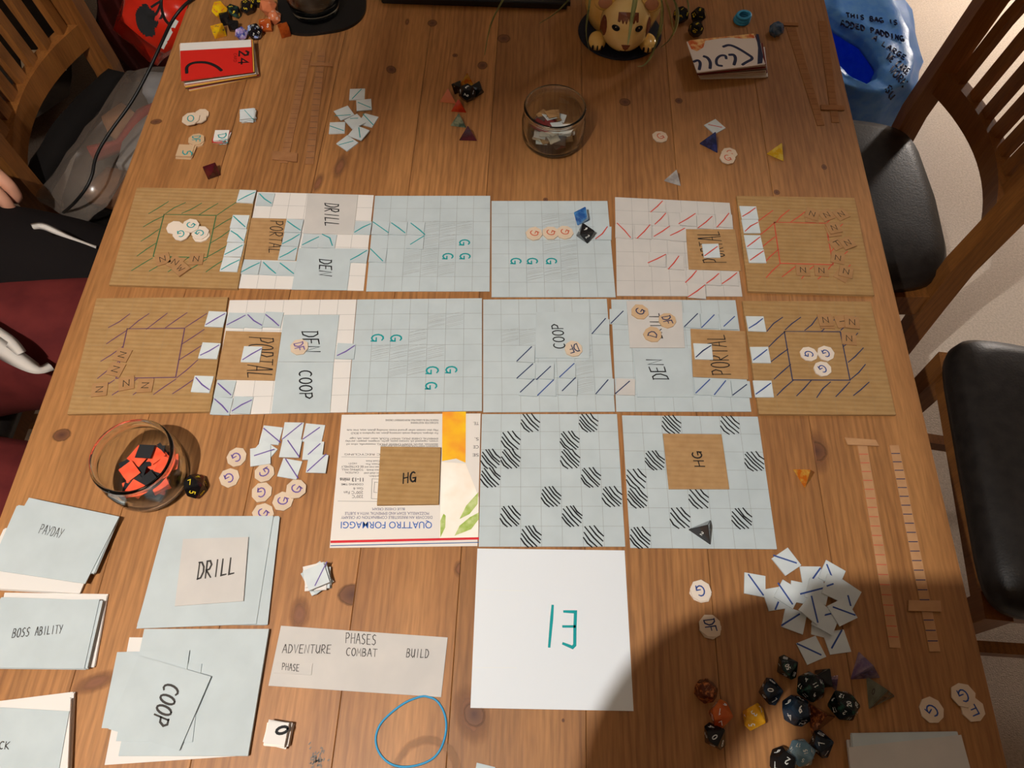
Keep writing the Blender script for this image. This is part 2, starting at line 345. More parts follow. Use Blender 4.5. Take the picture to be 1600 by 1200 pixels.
for t, x, y, rx, ry, a, hf, sf in [('m', 368, 152, 50, 34, 10, None, 0), ('a', 930, 725, 32, 18, 12, None, 0), ('b', 805, 415, 28, 30, 30, None, 0), ('b', 1185, 330, 16, 14, 0, None, 0),
     ('b', 1348, 390, 30, 30, 0, None, 0), ('b', 1475, 230, 38, 32, 0, None, 0), ('b', 1050, 138, 28, 26, 0, None, 0), ('b', 900, 130, 14, 28, 0, None, 1), ('c', 672, 608, 34, 28, -30, None, 0),
     ('c', 993, 600, 22, 20, 0, None, 0), ('d', 410, 995, 16, 18, 0, None, 0), ('d', 128, 1145, 18, 18, 0, None, 0), ('p', 358, 248, 68, 56, 0, 'R', 0), ('n', 812, 1140, 100, 58, 0, 'L', 0),
     ('n', 1442, 985, 42, 50, 0, 'L', 1), ('r', 335, 285, 68, 95, 8, None, 1), ('r', 1375, 880, 62, 62, 30, None, 0), ('q', 570, 690, 130, 45, 22, None, 1), ('s', 600, 952, 8, 8, 0, None, 0),
     ('g', 352, 122, 16, 14, 0, None, 0), ('p', 350, 250, 100, 130, 0, 'R', 1), ('r', 1360, 880, 110, 150, 20, None, 1), ('b', 500, 990, 40, 90, -8, None, 1), ('b', 370, 1090, 30, 80, -8, None, 1)]:
    decal('knot', t, x, y, rx, ry, KNOTS if sf else KNOT, a, hf, dz=.00012 if not sf else .00008)
RING = decal_mat('water_ring', rgb(150, 104, 64), rgb(160, 112, 72), .98, 1.06, ring=True, noisy=.12, amax=.55)
decal('water_stain', 'r', 1090, 1235, 190, 165, RING)
# smudge of black ink on the wood
sm = []
for i in range(46):
    c = PW('r', 440+random.gauss(0, 26), 1145+random.gauss(0, 34)); d = random.uniform(.0006, .0022); a = random.uniform(.6, 1.6)
    sm.append([(c.x, c.y), (c.x+d*math.cos(a), c.y+d*math.sin(a))])
ink('ink_stain', plank_at(PW('r', 440, 1145).x), sm, .0011, 'grey', T)
# ------------------------------------------------------------------ card materials
GREY = mat('grey_card', rgb(188, 197, 199), .75, .2, rgb(181, 190, 192), 30)
GREYW = mat('grey_card_warm', rgb(200, 194, 188), .75, .2, rgb(193, 188, 183), 30)
WHITE = mat('white_card', rgb(220, 214, 208), .6, .25)
PALE = mat('pale_tile_card', rgb(206, 212, 212), .7, .2, rgb(198, 204, 206), 60)
GLOSS = mat('whiteboard_gloss', rgb(224, 227, 230), .16, .5)
CREAM = mat('counter_card', rgb(212, 190, 166), .75, .2, rgb(204, 182, 158), 60)
CREAMW = mat('counter_card_pale', rgb(222, 206, 190), .75, .2)
TANC = mat('counter_tan_card', rgb(196, 164, 128), .75, .2)
def corrug(name, c1, c2, k):
    m = bpy.data.materials.new(name); m.use_nodes = True; nt = m.node_tree; N = nt.nodes; Lk = nt.links
    p = N['Principled BSDF']; p.inputs['Roughness'].default_value = .8; p.inputs['Specular IOR Level'].default_value = .15
    tc = N.new('ShaderNodeTexCoord'); w = N.new('ShaderNodeTexWave'); w.bands_direction = 'Y'; w.inputs['Scale'].default_value = 62; w.inputs['Distortion'].default_value = .6; w.inputs['Detail Scale'].default_value = 3
    Lk.new(tc.outputs['Object'], w.inputs['Vector'])
    n = N.new('ShaderNodeTexNoise'); n.inputs['Scale'].default_value = 90; n.inputs['Detail'].default_value = 5; Lk.new(tc.outputs['Object'], n.inputs['Vector'])
    r = N.new('ShaderNodeValToRGB'); r.color_ramp.elements[0].position = .3; r.color_ramp.elements[1].position = .7; r.color_ramp.elements[0].color = c1; r.color_ramp.elements[1].color = c2
    mx = N.new('ShaderNodeMath'); mx.operation = 'MULTIPLY_ADD'; mx.inputs[1].default_value = k; Lk.new(w.outputs['Fac'], mx.inputs[0])
    ml = N.new('ShaderNodeMath'); ml.operation = 'MULTIPLY'; ml.inputs[1].default_value = 1-k; Lk.new(n.outputs['Fac'], ml.inputs[0]); Lk.new(ml.outputs[0], mx.inputs[2])
    Lk.new(mx.outputs[0], r.inputs['Fac']); Lk.new(r.outputs[0], p.inputs['Base Color'])
    b = N.new('ShaderNodeBump'); b.inputs['Strength'].default_value = .35; b.inputs['Distance'].default_value = .0006; Lk.new(w.outputs['Fac'], b.inputs['Height']); Lk.new(b.outputs[0], p.inputs['Normal'])
    MATS[name] = m; return m
CORR = corrug('corrugated_card', rgb(158, 122, 78), rgb(172, 136, 90), .22)
KRAFT = corrug('kraft_card', rgb(164, 126, 84), rgb(178, 140, 96), .1)
TOKEN = mat('kraft_token', rgb(170, 129, 88), .8, .15, rgb(161, 120, 80), 80)
STRIP = mat('strip_card', rgb(190, 144, 102), .8, .15, rgb(180, 134, 94), 80)
TH_C, TH_K, TH_T = .001, .0035, .0011       # thickness: thin card, corrugated, tile
# ------------------------------------------------------------------ boards
BQ = {'A': [(214, 293), (400, 296), (371, 451), (170, 445)], 'B': [(402, 300), (584, 305), (568, 454), (373, 450)], 'C': [(586, 306), (766, 306), (765, 455), (572, 455)],
 'D': [(768, 314), (949, 314), (962, 464), (768, 464)], 'E': [(961, 308), (1140, 317), (1160, 463), (964, 462)], 'F': [(1151, 306), (1335, 309), (1366, 461), (1169, 455)],
 'G': [(151, 466), (356, 464), (328, 643), (105, 647)], 'H': [(359, 469), (557, 468), (542, 644), (331, 648)], 'I': [(558, 468), (753, 466), (753, 642), (543, 644)],
 'J': [(755, 468), (948, 467), (961, 643), (755, 644)], 'K': [(955, 468), (1149, 469), (1174, 643), (963, 643)], 'L': [(1160, 470), (1360, 471), (1400, 648), (1186, 647)],
 'M': [(534, 648), (751, 646), (746, 853), (515, 856)], 'N': [(753, 647), (964, 647), (977, 854), (748, 854)], 'O': [(972, 649), (1184, 651), (1214, 858), (985, 856)], 'P': [(746, 857), (976, 860), (990, 1111), (735, 1106)]}
BT = {}; BC = {}
def board(k, name, m, th, label, cat='game board', group='square game boards'):
    c = [W(x, y, T+th) for x, y in BQ[k]]; BC[k] = c; BT[k] = th
    o = prism(name, [(v.x, v.y) for v in c], T, T+th, m)
    return tag(o, label, cat, group)
def buv(k, u, v):
    a, b, c, d = BC[k]; u /= 7; v /= 7
    return (a*(1-u)+b*u)*(1-v)+(d*(1-u)+c*u)*v
def grid(k, par, c='pencil', w=.00032):
    st = []
    for i in range(1, 7):
        st.append([buv(k, i, 0), buv(k, i, 7)]); st.append([buv(k, 0, i), buv(k, 7, i)])
    ink('grid_lines', par, st, w, c, T+BT[k])
def ring(k, par, c):
    st = [[buv(k, *p) for p in ((2, 2), (5, 2), (5, 5), (2, 5), (2, 2), (2.1, 2))]]
    ink('inner_square', par, st, .0011, c, T+BT[k]+.00005)
    st = []
    for u in range(1, 6):
        for v in range(1, 6):
            if 2 <= u < 5 and 2 <= v < 5: continue
            j = lambda: random.uniform(-.07, .07)
            st.append([buv(k, u+.05+j(), v+.97+j()), buv(k, u+.5+j()*.6, v+.53+j()*.6), buv(k, u+1+j(), v+.05+j())])
    ink('slash_marks', par, st, .0012, c, T+BT[k]+.00005)
def shade(k, par, cells):
    st = []
    for u, v in cells:
        for i in range(9):
            a = i/9; j = random.uniform(-.08, .08)
            st.append([buv(k, u+.03, v+.16+a*.85+j), buv(k, u+.45, v+a*.85+.04+j*.5), buv(k, u+.95, v-.04+a*.8+j)])
    ink('pencil_shading', par, [[p for p in s] for s in st], .0003, 'shade', T+BT[k]+.00003)
def gmarks(k, par, cells):
    z = Vector((0, 0, EPS+.00004))
    for u, v, s in cells:
        bm = bmesh.new()
        o = buv(k, u, v); ex = (buv(k, u, v+.01)-o)*100; ey = (buv(k, u+.01, v)-o)*100     # letters lie on their side
        cc = o - ex*.0
        for st in GL['G']: ribbon_bm(bm, st, .0017, (cc+z, ex*.40*s, ey*.60*s))
        bm_obj('teal_letter', bm, ink_mat('teal'), par)
def hatch(k, par, cells):
    for u, v in cells:
        st = []; n = random.choice((5, 6, 6))
        for i in range(n):
            s = -.72+1.44*(i+.5)/n+random.uniform(-.05, .05)          # offset along the anti-diagonal
            e = .86-abs(s)*.75
            cx, cy = u+.5+s*.5, v+.5-s*.5
            a = (cx-e*.46, cy-e*.55); b = (cx+e*.46, cy+e*.55); mid = (cx-.02+random.uniform(-.03, .03), cy+.05)
            st.append([buv(k, *a), buv(k, *mid), buv(k, *b)])
        ink('hatched_square', par, st, .0016, 'black', T+BT[k]+.00004)
OB = {}
OB['A'] = board('A', 'game_board', CORR, TH_K, 'brown cardboard board with green inked square, far left of the top row')
OB['F'] = board('F', 'game_board', CORR, TH_K, 'brown cardboard board with red inked square, far right of the top row')
OB['G'] = board('G', 'game_board', CORR, TH_K, 'brown cardboard board with purple inked square, far left of the second row')
OB['L'] = board('L', 'game_board', CORR, TH_K, 'brown cardboard board with blue inked square, far right of the second row')
for k, c in (('A', 'green'), ('F', 'red'), ('G', 'plum'), ('L', 'navy')): grid(k, OB[k], 'faint', .0003); ring(k, OB[k], c)
OB['B'] = board('B', 'game_board', WHITE, TH_C, 'white gridded board under the DRILL and DEN cards of the top row')
OB['H'] = board('H', 'game_board', WHITE, TH_C, 'white gridded board under the stacked DEN and COOP cards')
OB['C'] = board('C', 'game_board', GREY, TH_C, 'grey gridded board with three teal letters in the top row')
OB['I'] = board('I', 'game_board', GREY, TH_C, 'grey gridded board with five teal letters in the second row')
OB['D'] = board('D', 'game_board', GREY, TH_C, 'grey gridded board carrying a blue die and a black die')
OB['E'] = board('E', 'game_board', GREYW, TH_C, 'warm grey gridded board scattered with red slashed tiles')
OB['J'] = board('J', 'game_board', GREY, TH_C, 'grey gridded board with a lone COOP card, centre of the second row')
OB['K'] = board('K', 'game_board', GREY, TH_C, 'grey gridded board under DRILL, DEN and PORTAL cards with blue slashed tiles')
OB['N'] = board('N', 'game_board', GREY, TH_C, 'grey board with fifteen black hatched squares and no card on it')
OB['O'] = board('O', 'game_board', GREY, TH_C, 'grey board with black hatched squares, a brown HG card and a black die')
for k in 'BHCIDEJKNO': grid(k, OB[k], 'pencil', .00034)
shade('C', OB['C'], [(3, 2), (4, 2), (5, 2), (3, 3), (4, 3), (2, 4), (3, 4), (2, 5), (3, 5), (4, 5)])
gmarks('C', OB['C'], [(5.2, 3.35, 1), (4.25, 4.35, 1), (5.25, 4.35, 1)])
shade('D', OB['D'], [(3, 1), (4, 1), (3, 3), (4, 3), (4, 4), (2, 5), (3, 5), (4, 5)])
gmarks('D', OB['D'], [(1.1, 4.3, 1), (2.05, 4.3, 1), (3.15, 4.3, 1)])
shade('I', OB['I'], [(4, 1), (5, 1), (3, 2), (1, 3), (2, 3), (3, 3), (4, 3), (2, 4), (3, 4)])
gmarks('I', OB['I'], [(.95, 2.3, 1.1), (2, 2.35, 1), (4.0, 4.35, 1.1), (5.05, 4.35, 1), (4.0, 5.3, 1)])
shade('J', OB['J'], [(1, 2), (2, 2), (5, 3), (5, 4), (5, 5)])
hatch('N', OB['N'], [(2, 0), (5, 0), (1, 1), (4, 1), (0, 2), (1, 2), (4, 2), (0, 3), (5, 3), (3, 4), (6, 4), (1, 5), (4, 5), (2, 6), (5, 6)])
hatch('O', OB['O'], [(2, 0), (5, 0), (1, 2), (6, 2), (0, 3), (0, 4), (3, 4), (2, 5), (5, 5), (0, 6)])
OB['P'] = board('P', 'whiteboard_card', GLOSS, TH_C, 'glossy white square card with teal marker 13 at the table front', 'card', None)
ink('teal_number', OB['P'], [[PW('s', *p, TH_C) for p in q] for q in ([(545, 355), (540, 420), (527, 568)], [(605, 385), (664, 387), (661, 470), (660, 560), (648, 572), (600, 552)], [(600, 463), (660, 463)])], .0028, 'teal', T+TH_C)
ink('reflection_streak', OB['P'], [[PW('s', 140, 677, TH_C), PW('s', 355, 678, TH_C)], [PW('s', 155, 272, TH_C), PW('s', 400, 277, TH_C)]], .0005, 'white', T+TH_C)  # lamp reflection streaks on the gloss, painted as white lines
# ------------------------------------------------------------------ pizza carton piece
pz = board('M', 'food_carton_card', mat('carton_print_paper', rgb(224, 216, 208), .45, .35), TH_C, 'printed food carton panel with upside-down cooking text and orange picture', 'card', None)
def mp(x, y): return PW('n', x, y, TH_C)
def patch(name, pts, m, par, z, sm=0):
    bm = bmesh.new(); vs = [bm.verts.new((p.x, p.y, z)) for p in pts]; bm.faces.new(vs); return bm_obj(name, bm, m, par)
zt = T+TH_C+EPS
patch('red_stripe', [mp(672, 818), mp(1556, 798), mp(1556, 812), mp(672, 833)], mat('print_red', rgb(206, 44, 52), .45), pz, zt)
patch('blue_stripe', [mp(672, 846), mp(1556, 826), mp(1556, 831), mp(672, 851)], mat('print_blue', rgb(60, 96, 150), .45), pz, zt)
patch('yellow_picture', [mp(1338, 52), mp(1478, 50), mp(1476, 355), mp(1420, 330), mp(1336, 345)], mat('print_yellow', rgb(244, 196, 30), .45, .3, rgb(238, 150, 50), 45, contrast=(.3, .7)), pz, zt)
patch('peach_picture', [mp(1332, 350), mp(1476, 360), mp(1555, 560), mp(1552, 798), mp(1322, 803)], mat('print_peach', rgb(244, 228, 210), .45, .3, rgb(250, 240, 228), 40), pz, zt-.00006)
lm = mat('print_leaf', rgb(150, 176, 70), .45, .3, rgb(196, 206, 140), 120)
patch('leaf_picture', [mp(1410, 790), mp(1440, 730), mp(1500, 680), mp(1555, 650), mp(1555, 690), mp(1510, 750)], lm, pz, zt+.00004)
patch('leaf_picture', [mp(1440, 690), mp(1480, 610), mp(1552, 530), mp(1548, 600), mp(1500, 660)], lm, pz, zt+.00004)
patch('leaf_picture', [mp(1326, 800), mp(1326, 700), mp(1345, 658), mp(1358, 670), mp(1355, 740)], lm, pz, zt+.00004)
def print_text(s, par, x0, x1, y, hgt, col, bold=0):
    """upside-down printed line: first letter at the right end x0, last at x1 (zoom n), baseline y"""
    cu = bpy.data.curves.new('t', 'FONT'); cu.body = s; cu.size = 1; cu.offset = bold
    o = bpy.data.objects.new('t', cu); COL.objects.link(o); dg = bpy.context.evaluated_depsgraph_get(); dg.update()
    me = bpy.data.meshes.new_from_object(o.evaluated_get(dg)); bpy.data.objects.remove(o); bpy.data.curves.remove(cu)
    xs = [v.co.x for v in me.vertices]; a, b = min(xs), max(xs)
    p0, p1, pt = mp(x0, y), mp(x1, y), mp(x0, y+hgt)
    ex = (p1-p0)/(b-a); ey = (pt-p0)/.7; wl = wloc(par)
    for v in me.vertices: v.co = p0+ex*(v.co.x-a)+ey*v.co.y+Vector((0, 0, EPS+.00002))-wl
    me.materials.clear(); me.materials.append(mat('print_'+'_'.join(map(str, col)), rgb(*col), .5))
    t = bpy.data.objects.new('printed_text', me); link(t, par)
BLU, BLK = (52, 98, 176), (70, 66, 66)
print_text('QUATTRO FORMAGGI', pz, 1276, 735, 706, 40, BLU, .004)
print_text('DISCOVER AN IRRESISTIBLE COMBINATION OF CREAMY', pz, 1278, 736, 672, 17, (84, 84, 120))
print_text('MOZZARELLA, EDAM AND EMMENTAL WITH A SUBTLE', pz, 1258, 758, 648, 17, (84, 84, 120))
print_text('BLUE CHEESE CREAM.', pz, 1114, 918, 623, 15, (84, 84, 120))
print_text('220°C', pz, 866, 800, 548, 17, BLK); print_text('200°C Fan', pz, 866, 752, 524, 17, BLK); print_text('Gas 6', pz, 866, 808, 502, 15, BLK)
print_text('COOKING TIME', pz, 868, 736, 478, 11, BLK, .01); print_text('11-13 mins', pz, 868, 728, 445, 22, BLK, .02)
print_text('CAUTION,', pz, 840, 758, 408, 11, BLK); print_text('TOPPING WILL', pz, 868, 738, 390, 12, BLK); print_text('BE EXTREMELY', pz, 868, 736, 372, 12, BLK); print_text('HOT!', pz, 828, 780, 354, 10, BLK)
print_text('MADE IN THE EU USING MILK FROM DIFFERENT ORIGINS', pz, 1314, 1000, 96, 11, BLK)
print_text('SUITABLE FOR VEGETARIANS', pz, 1314, 1150, 112, 11, BLK)
for yy, s, e in ((156, 'May also contain other ground traces including gluten, soya, tree nuts', 770), (174, 'For allergens, including cereals containing gluten, see ingredients in BOLD', 795), (206, 'EMMENTAL CHEESE (MILK), WHEAT FLOUR, water, yeast, salt, sugar', 785),
                 (222, 'cream, rapeseed oil, tomato paste, garlic, oregano, pepper, parsley', 760), (240, 'dextrose, starch, EDAM CHEESE (MILK), mozzarella, olive oil', 768), (250, 'INGREDIENTS: WHEAT FLOUR, MOZZARELLA (22%), BLUE CHEESE', 972), (300, 'STORAGE AND PLASTIC RECYCLING', 756)):
    print_text(s, pz, 1312, e, yy, 11, BLK)
for yy, s, e in ((340, 'Cook from', 884), (358, 'frozen. Pre-', 880), (376, 'heat oven and', 876), (394, 'place directly', 886), (412, 'on shelf until', 872), (430, 'golden.', 900)): print_text(s, pz, 964, e, yy, 11, BLK)
for yy, s, e in ((112, 'TE.', 1522), (205, 'S.', 1530), (252, 'CE', 1522), (300, 'SE', 1518)): print_text(s, pz, 1554, e, yy, 18, BLK)
ink('rule_lines', pz, [[mp(716, 583), mp(950, 585)], [mp(738, 320), mp(966, 322)], [mp(958, 452), mp(920, 450), mp(915, 568), mp(950, 570)], [mp(955, 472), mp(935, 470), mp(930, 530), mp(950, 532)]], .0004, 'grey', T+TH_C)
# ------------------------------------------------------------------ small square cards laid on the boards
def quad_card(name, t, pts, h, th, m, label, cat='card', group=None):
    c = [PW(t, *p, h+th) for p in pts]
    return tag(prism(name, [(v.x, v.y) for v in c], T+h, T+h+th, m), label, cat, group)
hB = TH_C
c = quad_card('room_card', 'f', [(498, 85), (798, 92), (770, 328), (470, 322)], hB, TH_C, GREYW, 'grey DRILL card beside the teal slashed tiles, top row'); write('lettering', c, 'DRILL', 'f', (600, 142), (600, 278), (682, 150), hB+TH_C, .0014, 'black')
c = quad_card('room_card', 'f', [(443, 410), (763, 413), (732, 660), (403, 656)], hB, TH_C, GREY, 'grey DEN card directly below the top-row DRILL card'); write('lettering', c, 'DEN', 'f', (568, 475), (568, 572), (640, 482), hB+TH_C, .0015, 'black')
pB = quad_card('portal_card', 'f', [(160, 230), (466, 238), (432, 484), (120, 474)], hB, TH_C, KRAFT, 'brown PORTAL card with teal slashed tiles along its right edge', group='brown portal cards'); write('lettering', pB, 'PORTAL', 'f', (278, 246), (265, 440), (352, 252), hB+TH_C, .0011, 'black')
pH = quad_card('portal_card', 'j', [(125, 256), (455, 263), (415, 550), (68, 543)], hB, TH_C, KRAFT, 'brown PORTAL card with a purple slashed tile in its middle', group='brown portal cards'); write('lettering', pH, 'PORTAL', 'j', (265, 290), (250, 535), (410, 300), hB+TH_C, .0012, 'black')
dH = quad_card('room_card', 'j', [(470, 160), (800, 160), (768, 439), (436, 437)], hB, TH_C, GREY, 'grey DEN card with a smudged DF counter on it'); write('lettering', dH, 'DEN', 'j', (578, 258), (592, 382), (672, 258), hB+TH_C, .0015, 'black')
c = quad_card('room_card', 'j', [(433, 441), (766, 443), (745, 742), (396, 746)], hB, TH_C, GREY, 'grey COOP card at the lower edge of the white board'); write('lettering', c, 'COOP', 'j', (562, 492), (566, 660), (635, 492), hB+TH_C, .0015, 'black')
cJ = quad_card('room_card', 'k', [(372, 142), (690, 145), (690, 418), (367, 415)], hB, TH_C, GREY, 'grey COOP card with a DF counter on its lower right corner'); write('lettering', cJ, 'COOP', 'k', (545, 360), (530, 215), (478, 360), hB+TH_C, .0013, 'black')
drK = quad_card('room_card', 'k', [(910, 77), (1238, 80), (1258, 355), (930, 355)], hB, TH_C, GREYW, 'grey DRILL card with three blue lettered counters on it'); write('lettering', drK, 'DRILL', 'k', (1125, 300), (1105, 150), (1062, 300), hB+TH_C, .0012, 'black')
c = quad_card('room_card', 'k', [(945, 360), (1290, 357), (1312, 648), (975, 648)], hB, TH_C, GREY, 'grey DEN card left of the PORTAL card with a blue slashed tile'); write('lettering', c, 'DEN', 'k', (1162, 545), (1118, 425), (1070, 545), hB+TH_C, .0014, 'black')
pK = quad_card('portal_card', 'g', [(1215, 890), (1540, 905), (1560, 1190), (1230, 1175)], hB, TH_C, KRAFT, 'brown PORTAL card with a blue slashed tile, nearest the blue inked board', group='brown portal cards'); write('lettering', pK, 'PORTAL', 'g', (1455, 1165), (1418, 925), (1345, 1165), hB+TH_C, .0012, 'black')
pE = quad_card('portal_card', 'g', [(1187, 297), (1480, 298), (1515, 545), (1205, 535)], hB, TH_C, KRAFT, 'brown PORTAL card half hidden by a red slashed tile', group='brown portal cards'); write('lettering', pE, 'PORTAL', 'g', (1428, 498), (1385, 310), (1292, 498), hB+TH_C, .0012, 'black')
c = quad_card('marker_card', 'n', [(970, 258), (1328, 262), (1315, 600), (948, 605)], hB, .003, CORR, 'corrugated brown HG card lying on the printed carton panel'); write('lettering', c, 'HG', 'n', (1102, 478), (1178, 468), (1104, 418), hB+.003, .0016, 'black')
c = quad_card('marker_card', 'o', [(965, 155), (1263, 158), (1303, 437), (995, 437)], hB, .0012, KRAFT, 'flat brown HG card lying on the right hatched board'); write('lettering', c, 'HG', 'o', (1178, 325), (1160, 248), (1128, 325), hB+.0012, .0014, 'black')
# ------------------------------------------------------------------ slashed tiles
TS = .0188
def tile(t, x, y, line, c, h, label, ang=0, size=TS, m=None, group='slashed square tiles', name='slash_tile', w=.0015):
    th = TH_T+random.uniform(0, .00035); ctr = PW(t, x, y, h+th); a = math.radians(ang); s = size/2
    R2 = lambda p: (ctr.x+p[0]*math.cos(a)-p[1]*math.sin(a), ctr.y+p[0]*math.sin(a)+p[1]*math.cos(a))
    j = lambda: random.uniform(-.0003, .0003)
    o = prism(name, [R2((i*s+j(), k*s+j())) for i, k in ((-1, -1), (1, -1), (1, 1), (-1, 1))], T+h, T+h+th, m or PALE)
    tag(o, label, 'tile', group)
    if line in ('/', '\\'):
        d = 1 if line == '/' else -1; q = s*.86
        st = [R2((-q+j()*2, -d*q*.8+j()*3)), R2((0+j()*2, j()*2)), R2((q+j()*2, d*q*.8+j()*3))]
    elif line: st = [PW(t, *p, h+th) for p in line]
    if line: ink('slash', o, [st], w, c, T+h+th)
    return o
gk = TH_K; g1 = TH_C; g2 = 2*TH_C
GA = 'on the green inked board'
for (x, y, l, s) in ((1465, 140, '/', 'topmost'), (1427, 290, '\\', 'second'), (1410, 372, '\\', 'third'), (1393, 457, '/', 'fourth'), (1370, 545, '/', 'lowest')):
    tile('e', x, y, l, 'teal', gk, f'teal slashed tile, {s} of five along the right edge of the green inked board')
for (x, y, l, h, s) in ((245, 118, '\\', g1, 'in the top left corner of the board with DRILL and DEN'), (415, 276, '\\', g2, 'highest of three on the upper left PORTAL card'), (400, 357, '/', g2, 'middle of three on the upper left PORTAL card'),
        (380, 440, '/', g2, 'lowest of three on the upper left PORTAL card'), (160, 522, '/', g1, 'leftmost of three below the upper left PORTAL card'), (270, 527, '\\', g1, 'middle of three below the upper left PORTAL card'),
        (374, 531, '\\', g1, 'rightmost of three below the upper left PORTAL card'), (515, 366, '/', g1, 'left of two between the DRILL and DEN cards'), (615, 368, [(585, 328), (630, 350), (645, 395)], g1, 'curved, right of two between the DRILL and DEN cards'),
        (825, 288, '/', g1, 'at the lower right corner of the top-row DRILL card'), (803, 455, '/', g1, 'at the upper right corner of the top-row DEN card')):
    tile('f', x, y, l, 'teal', h, 'teal slashed tile ' + s, m=GREY)
for (x, y, l, s) in ((932, 289, [(888, 255), (978, 318)], 'first in the row entering the grey three-letter board'), (1038, 291, '\\', 'second in the row entering the grey three-letter board'), (1142, 292, [(1113, 262), (1165, 302), (1195, 330)], 'third in the row entering the grey three-letter board'),
        (1137, 372, [(1190, 338), (1110, 388)], 'below the end of the row on the grey three-letter board'), (915, 452, [(872, 415), (945, 487)], 'at the left edge of the grey three-letter board')):
    tile('f', x, y, l, 'teal', g1, 'teal slashed tile ' + s, m=GREY)
tile('g', 695, 320, [(650, 355), (690, 325), (720, 283)], 'red', g1, 'red slashed tile beside the black die on the grey board', m=GREY)
for i, (x, y, p, q, s, h) in enumerate(((1018, 155, (978, 195), (1048, 130), 'topmost', 0), (1035, 240, (1003, 268), (1067, 203), 'just under the topmost tile', 1), (1200, 238, (1145, 265), (1243, 205), 'above the left end of the brown PORTAL card', 0),
        (1302, 254, (1260, 290), (1343, 222), 'above the middle of the brown PORTAL card', 1), (1415, 246, (1373, 285), (1443, 203), 'above the right end of the brown PORTAL card', 0), (818, 310, (778, 262), (858, 348), 'leaning the other way at the left edge', 0),
        (933, 312, (897, 352), (973, 272), 'second from the left edge of the middle row', 1), (1042, 318, (998, 340), (1090, 280), 'third from the left edge of the middle row', 0), (1140, 328, (1095, 335), (1180, 292), 'touching the left side of the brown PORTAL card', 1),
        (1018, 478, (962, 498), (1067, 448), 'left of the pair below centre', 0), (1125, 494, (1083, 535), (1145, 458), 'right of the pair below centre', 1), (1240, 588, (1185, 615), (1250, 545), 'below the left corner of the PORTAL card', 0),
        (1345, 588, (1310, 620), (1383, 562), 'below the middle of the PORTAL card', 1), (1448, 590, (1403, 622), (1490, 558), 'below the right corner of the PORTAL card', 0), (1252, 664, (1202, 700), (1300, 630), 'lowest, at the bottom edge', 1))):
    tile('g', x, y, [p, ((p[0]+q[0])/2+4, (p[1]+q[1])/2), q], 'red', g1+h*.0004, 'red slashed tile on the warm board, ' + s.replace('brown PORTAL', 'PORTAL').replace(' edge of the middle row', ' in the middle row'), m=GREYW, ang=-2)
tile('g', 1338, 425, '/', 'red', g2, 'red slashed tile lying on the upper right PORTAL card', m=PALE, ang=3)
for (x, y, s) in ((115, 198, 'topmost'), (128, 280, 'second'), (142, 372, 'third'), (160, 457, 'lowest')):
    tile('h', x, y, '/', 'red', gk, f'red slashed tile, {s} of four along the left edge of the red inked board', ang=2)
for (x, y, l, s) in ((1283, 185, '/', 'topmost'), (1247, 373, '/', 'middle'), (1203, 572, '\\', 'lowest')):
    tile('i', x, y, l, 'purple', gk, f'purple slashed tile, {s} of three along the right edge of the purple inked board')
for (x, y, l, h, s) in ((188, 192, '/', g1, 'leftmost of three above the purple-tiled PORTAL card'), (296, 192, '\\', g1, 'middle of three above the purple-tiled PORTAL card'), (405, 188, '\\', g1, 'rightmost of three above the purple-tiled PORTAL card'), (278, 394, '/', g2, 'lying on a brown PORTAL card'),
        (838, 375, '/', g1, 'alone at the right side of the smudged DEN card'), (118, 600, '\\', g1, 'below the purple-tiled PORTAL card, upper left of three'), (100, 702, '\\', g1, 'below the purple-tiled PORTAL card, lower left of three'), (222, 697, '/', g1, 'below the purple-tiled PORTAL card, right of three')):
    tile('j', x, y, l, 'purple', h, 'purple slashed tile ' + s, m=PALE if h == g2 else GREY)
for i, (x, y, p, q, s) in enumerate(((755, 228, (705, 272), (785, 182), 'right of the lone COOP card'), (308, 392, (258, 435), (345, 350), 'at the lower left corner of the lone COOP card'), (312, 492, (258, 537), (352, 452), 'leftmost of the upper row of three under the lone COOP card'),
        (425, 494, (375, 545), (458, 467), 'middle of the upper row of three under the lone COOP card'), (552, 487, (512, 530), (598, 450), 'rightmost of the upper row of three under the lone COOP card'), (325, 592, (278, 620), (360, 543), 'leftmost of the lower row under the lone COOP card'),
        (435, 592, (380, 640), (475, 548), 'second of the lower row under the lone COOP card'), (562, 588, (528, 612), (605, 535), 'third of the lower row under the lone COOP card'), (782, 585, (728, 630), (800, 547), 'at the lower right corner of the lone COOP board'))):
    tile('k', x, y, [p, q], 'blue' if i in (4, 6) else 'navy', g1+(i % 2)*.0003, 'blue slashed tile ' + s, m=GREY)
tile('k', 862, 170, [(818, 210), (890, 138)], 'navy', g1, 'dark blue slashed tile left of the three-counter DRILL card', m=GREY)
tile('k', 905, 588, [(845, 628), (928, 555)], 'navy', g1, 'smudged dark blue slashed tile left of the bottom DEN card', m=GREYW)
for i, (x, y, p, q, s) in enumerate(((1297, 192, (1255, 230), (1333, 153), 'leftmost'), (1405, 196, (1358, 235), (1432, 160), 'middle'), (1520, 200, (1490, 228), (1553, 170), 'rightmost'))):
    tile('k', x, y, [p, q], 'blue' if i else 'navy', g1, f'blue slashed tile, {s} of three above the PORTAL card of the second row', m=GREY)
for i, (x, y, p, q, s) in enumerate(((75, 588, (28, 625), (110, 545), 'leftmost'), (182, 597, (138, 635), (205, 552), 'middle'), (298, 602, (248, 637), (330, 575), 'rightmost'))):
    tile('l', x, y, [p, q], 'blue' if i < 2 else 'navy', g1, f'blue slashed tile, {s} of three below the PORTAL card of the second row', m=GREY)
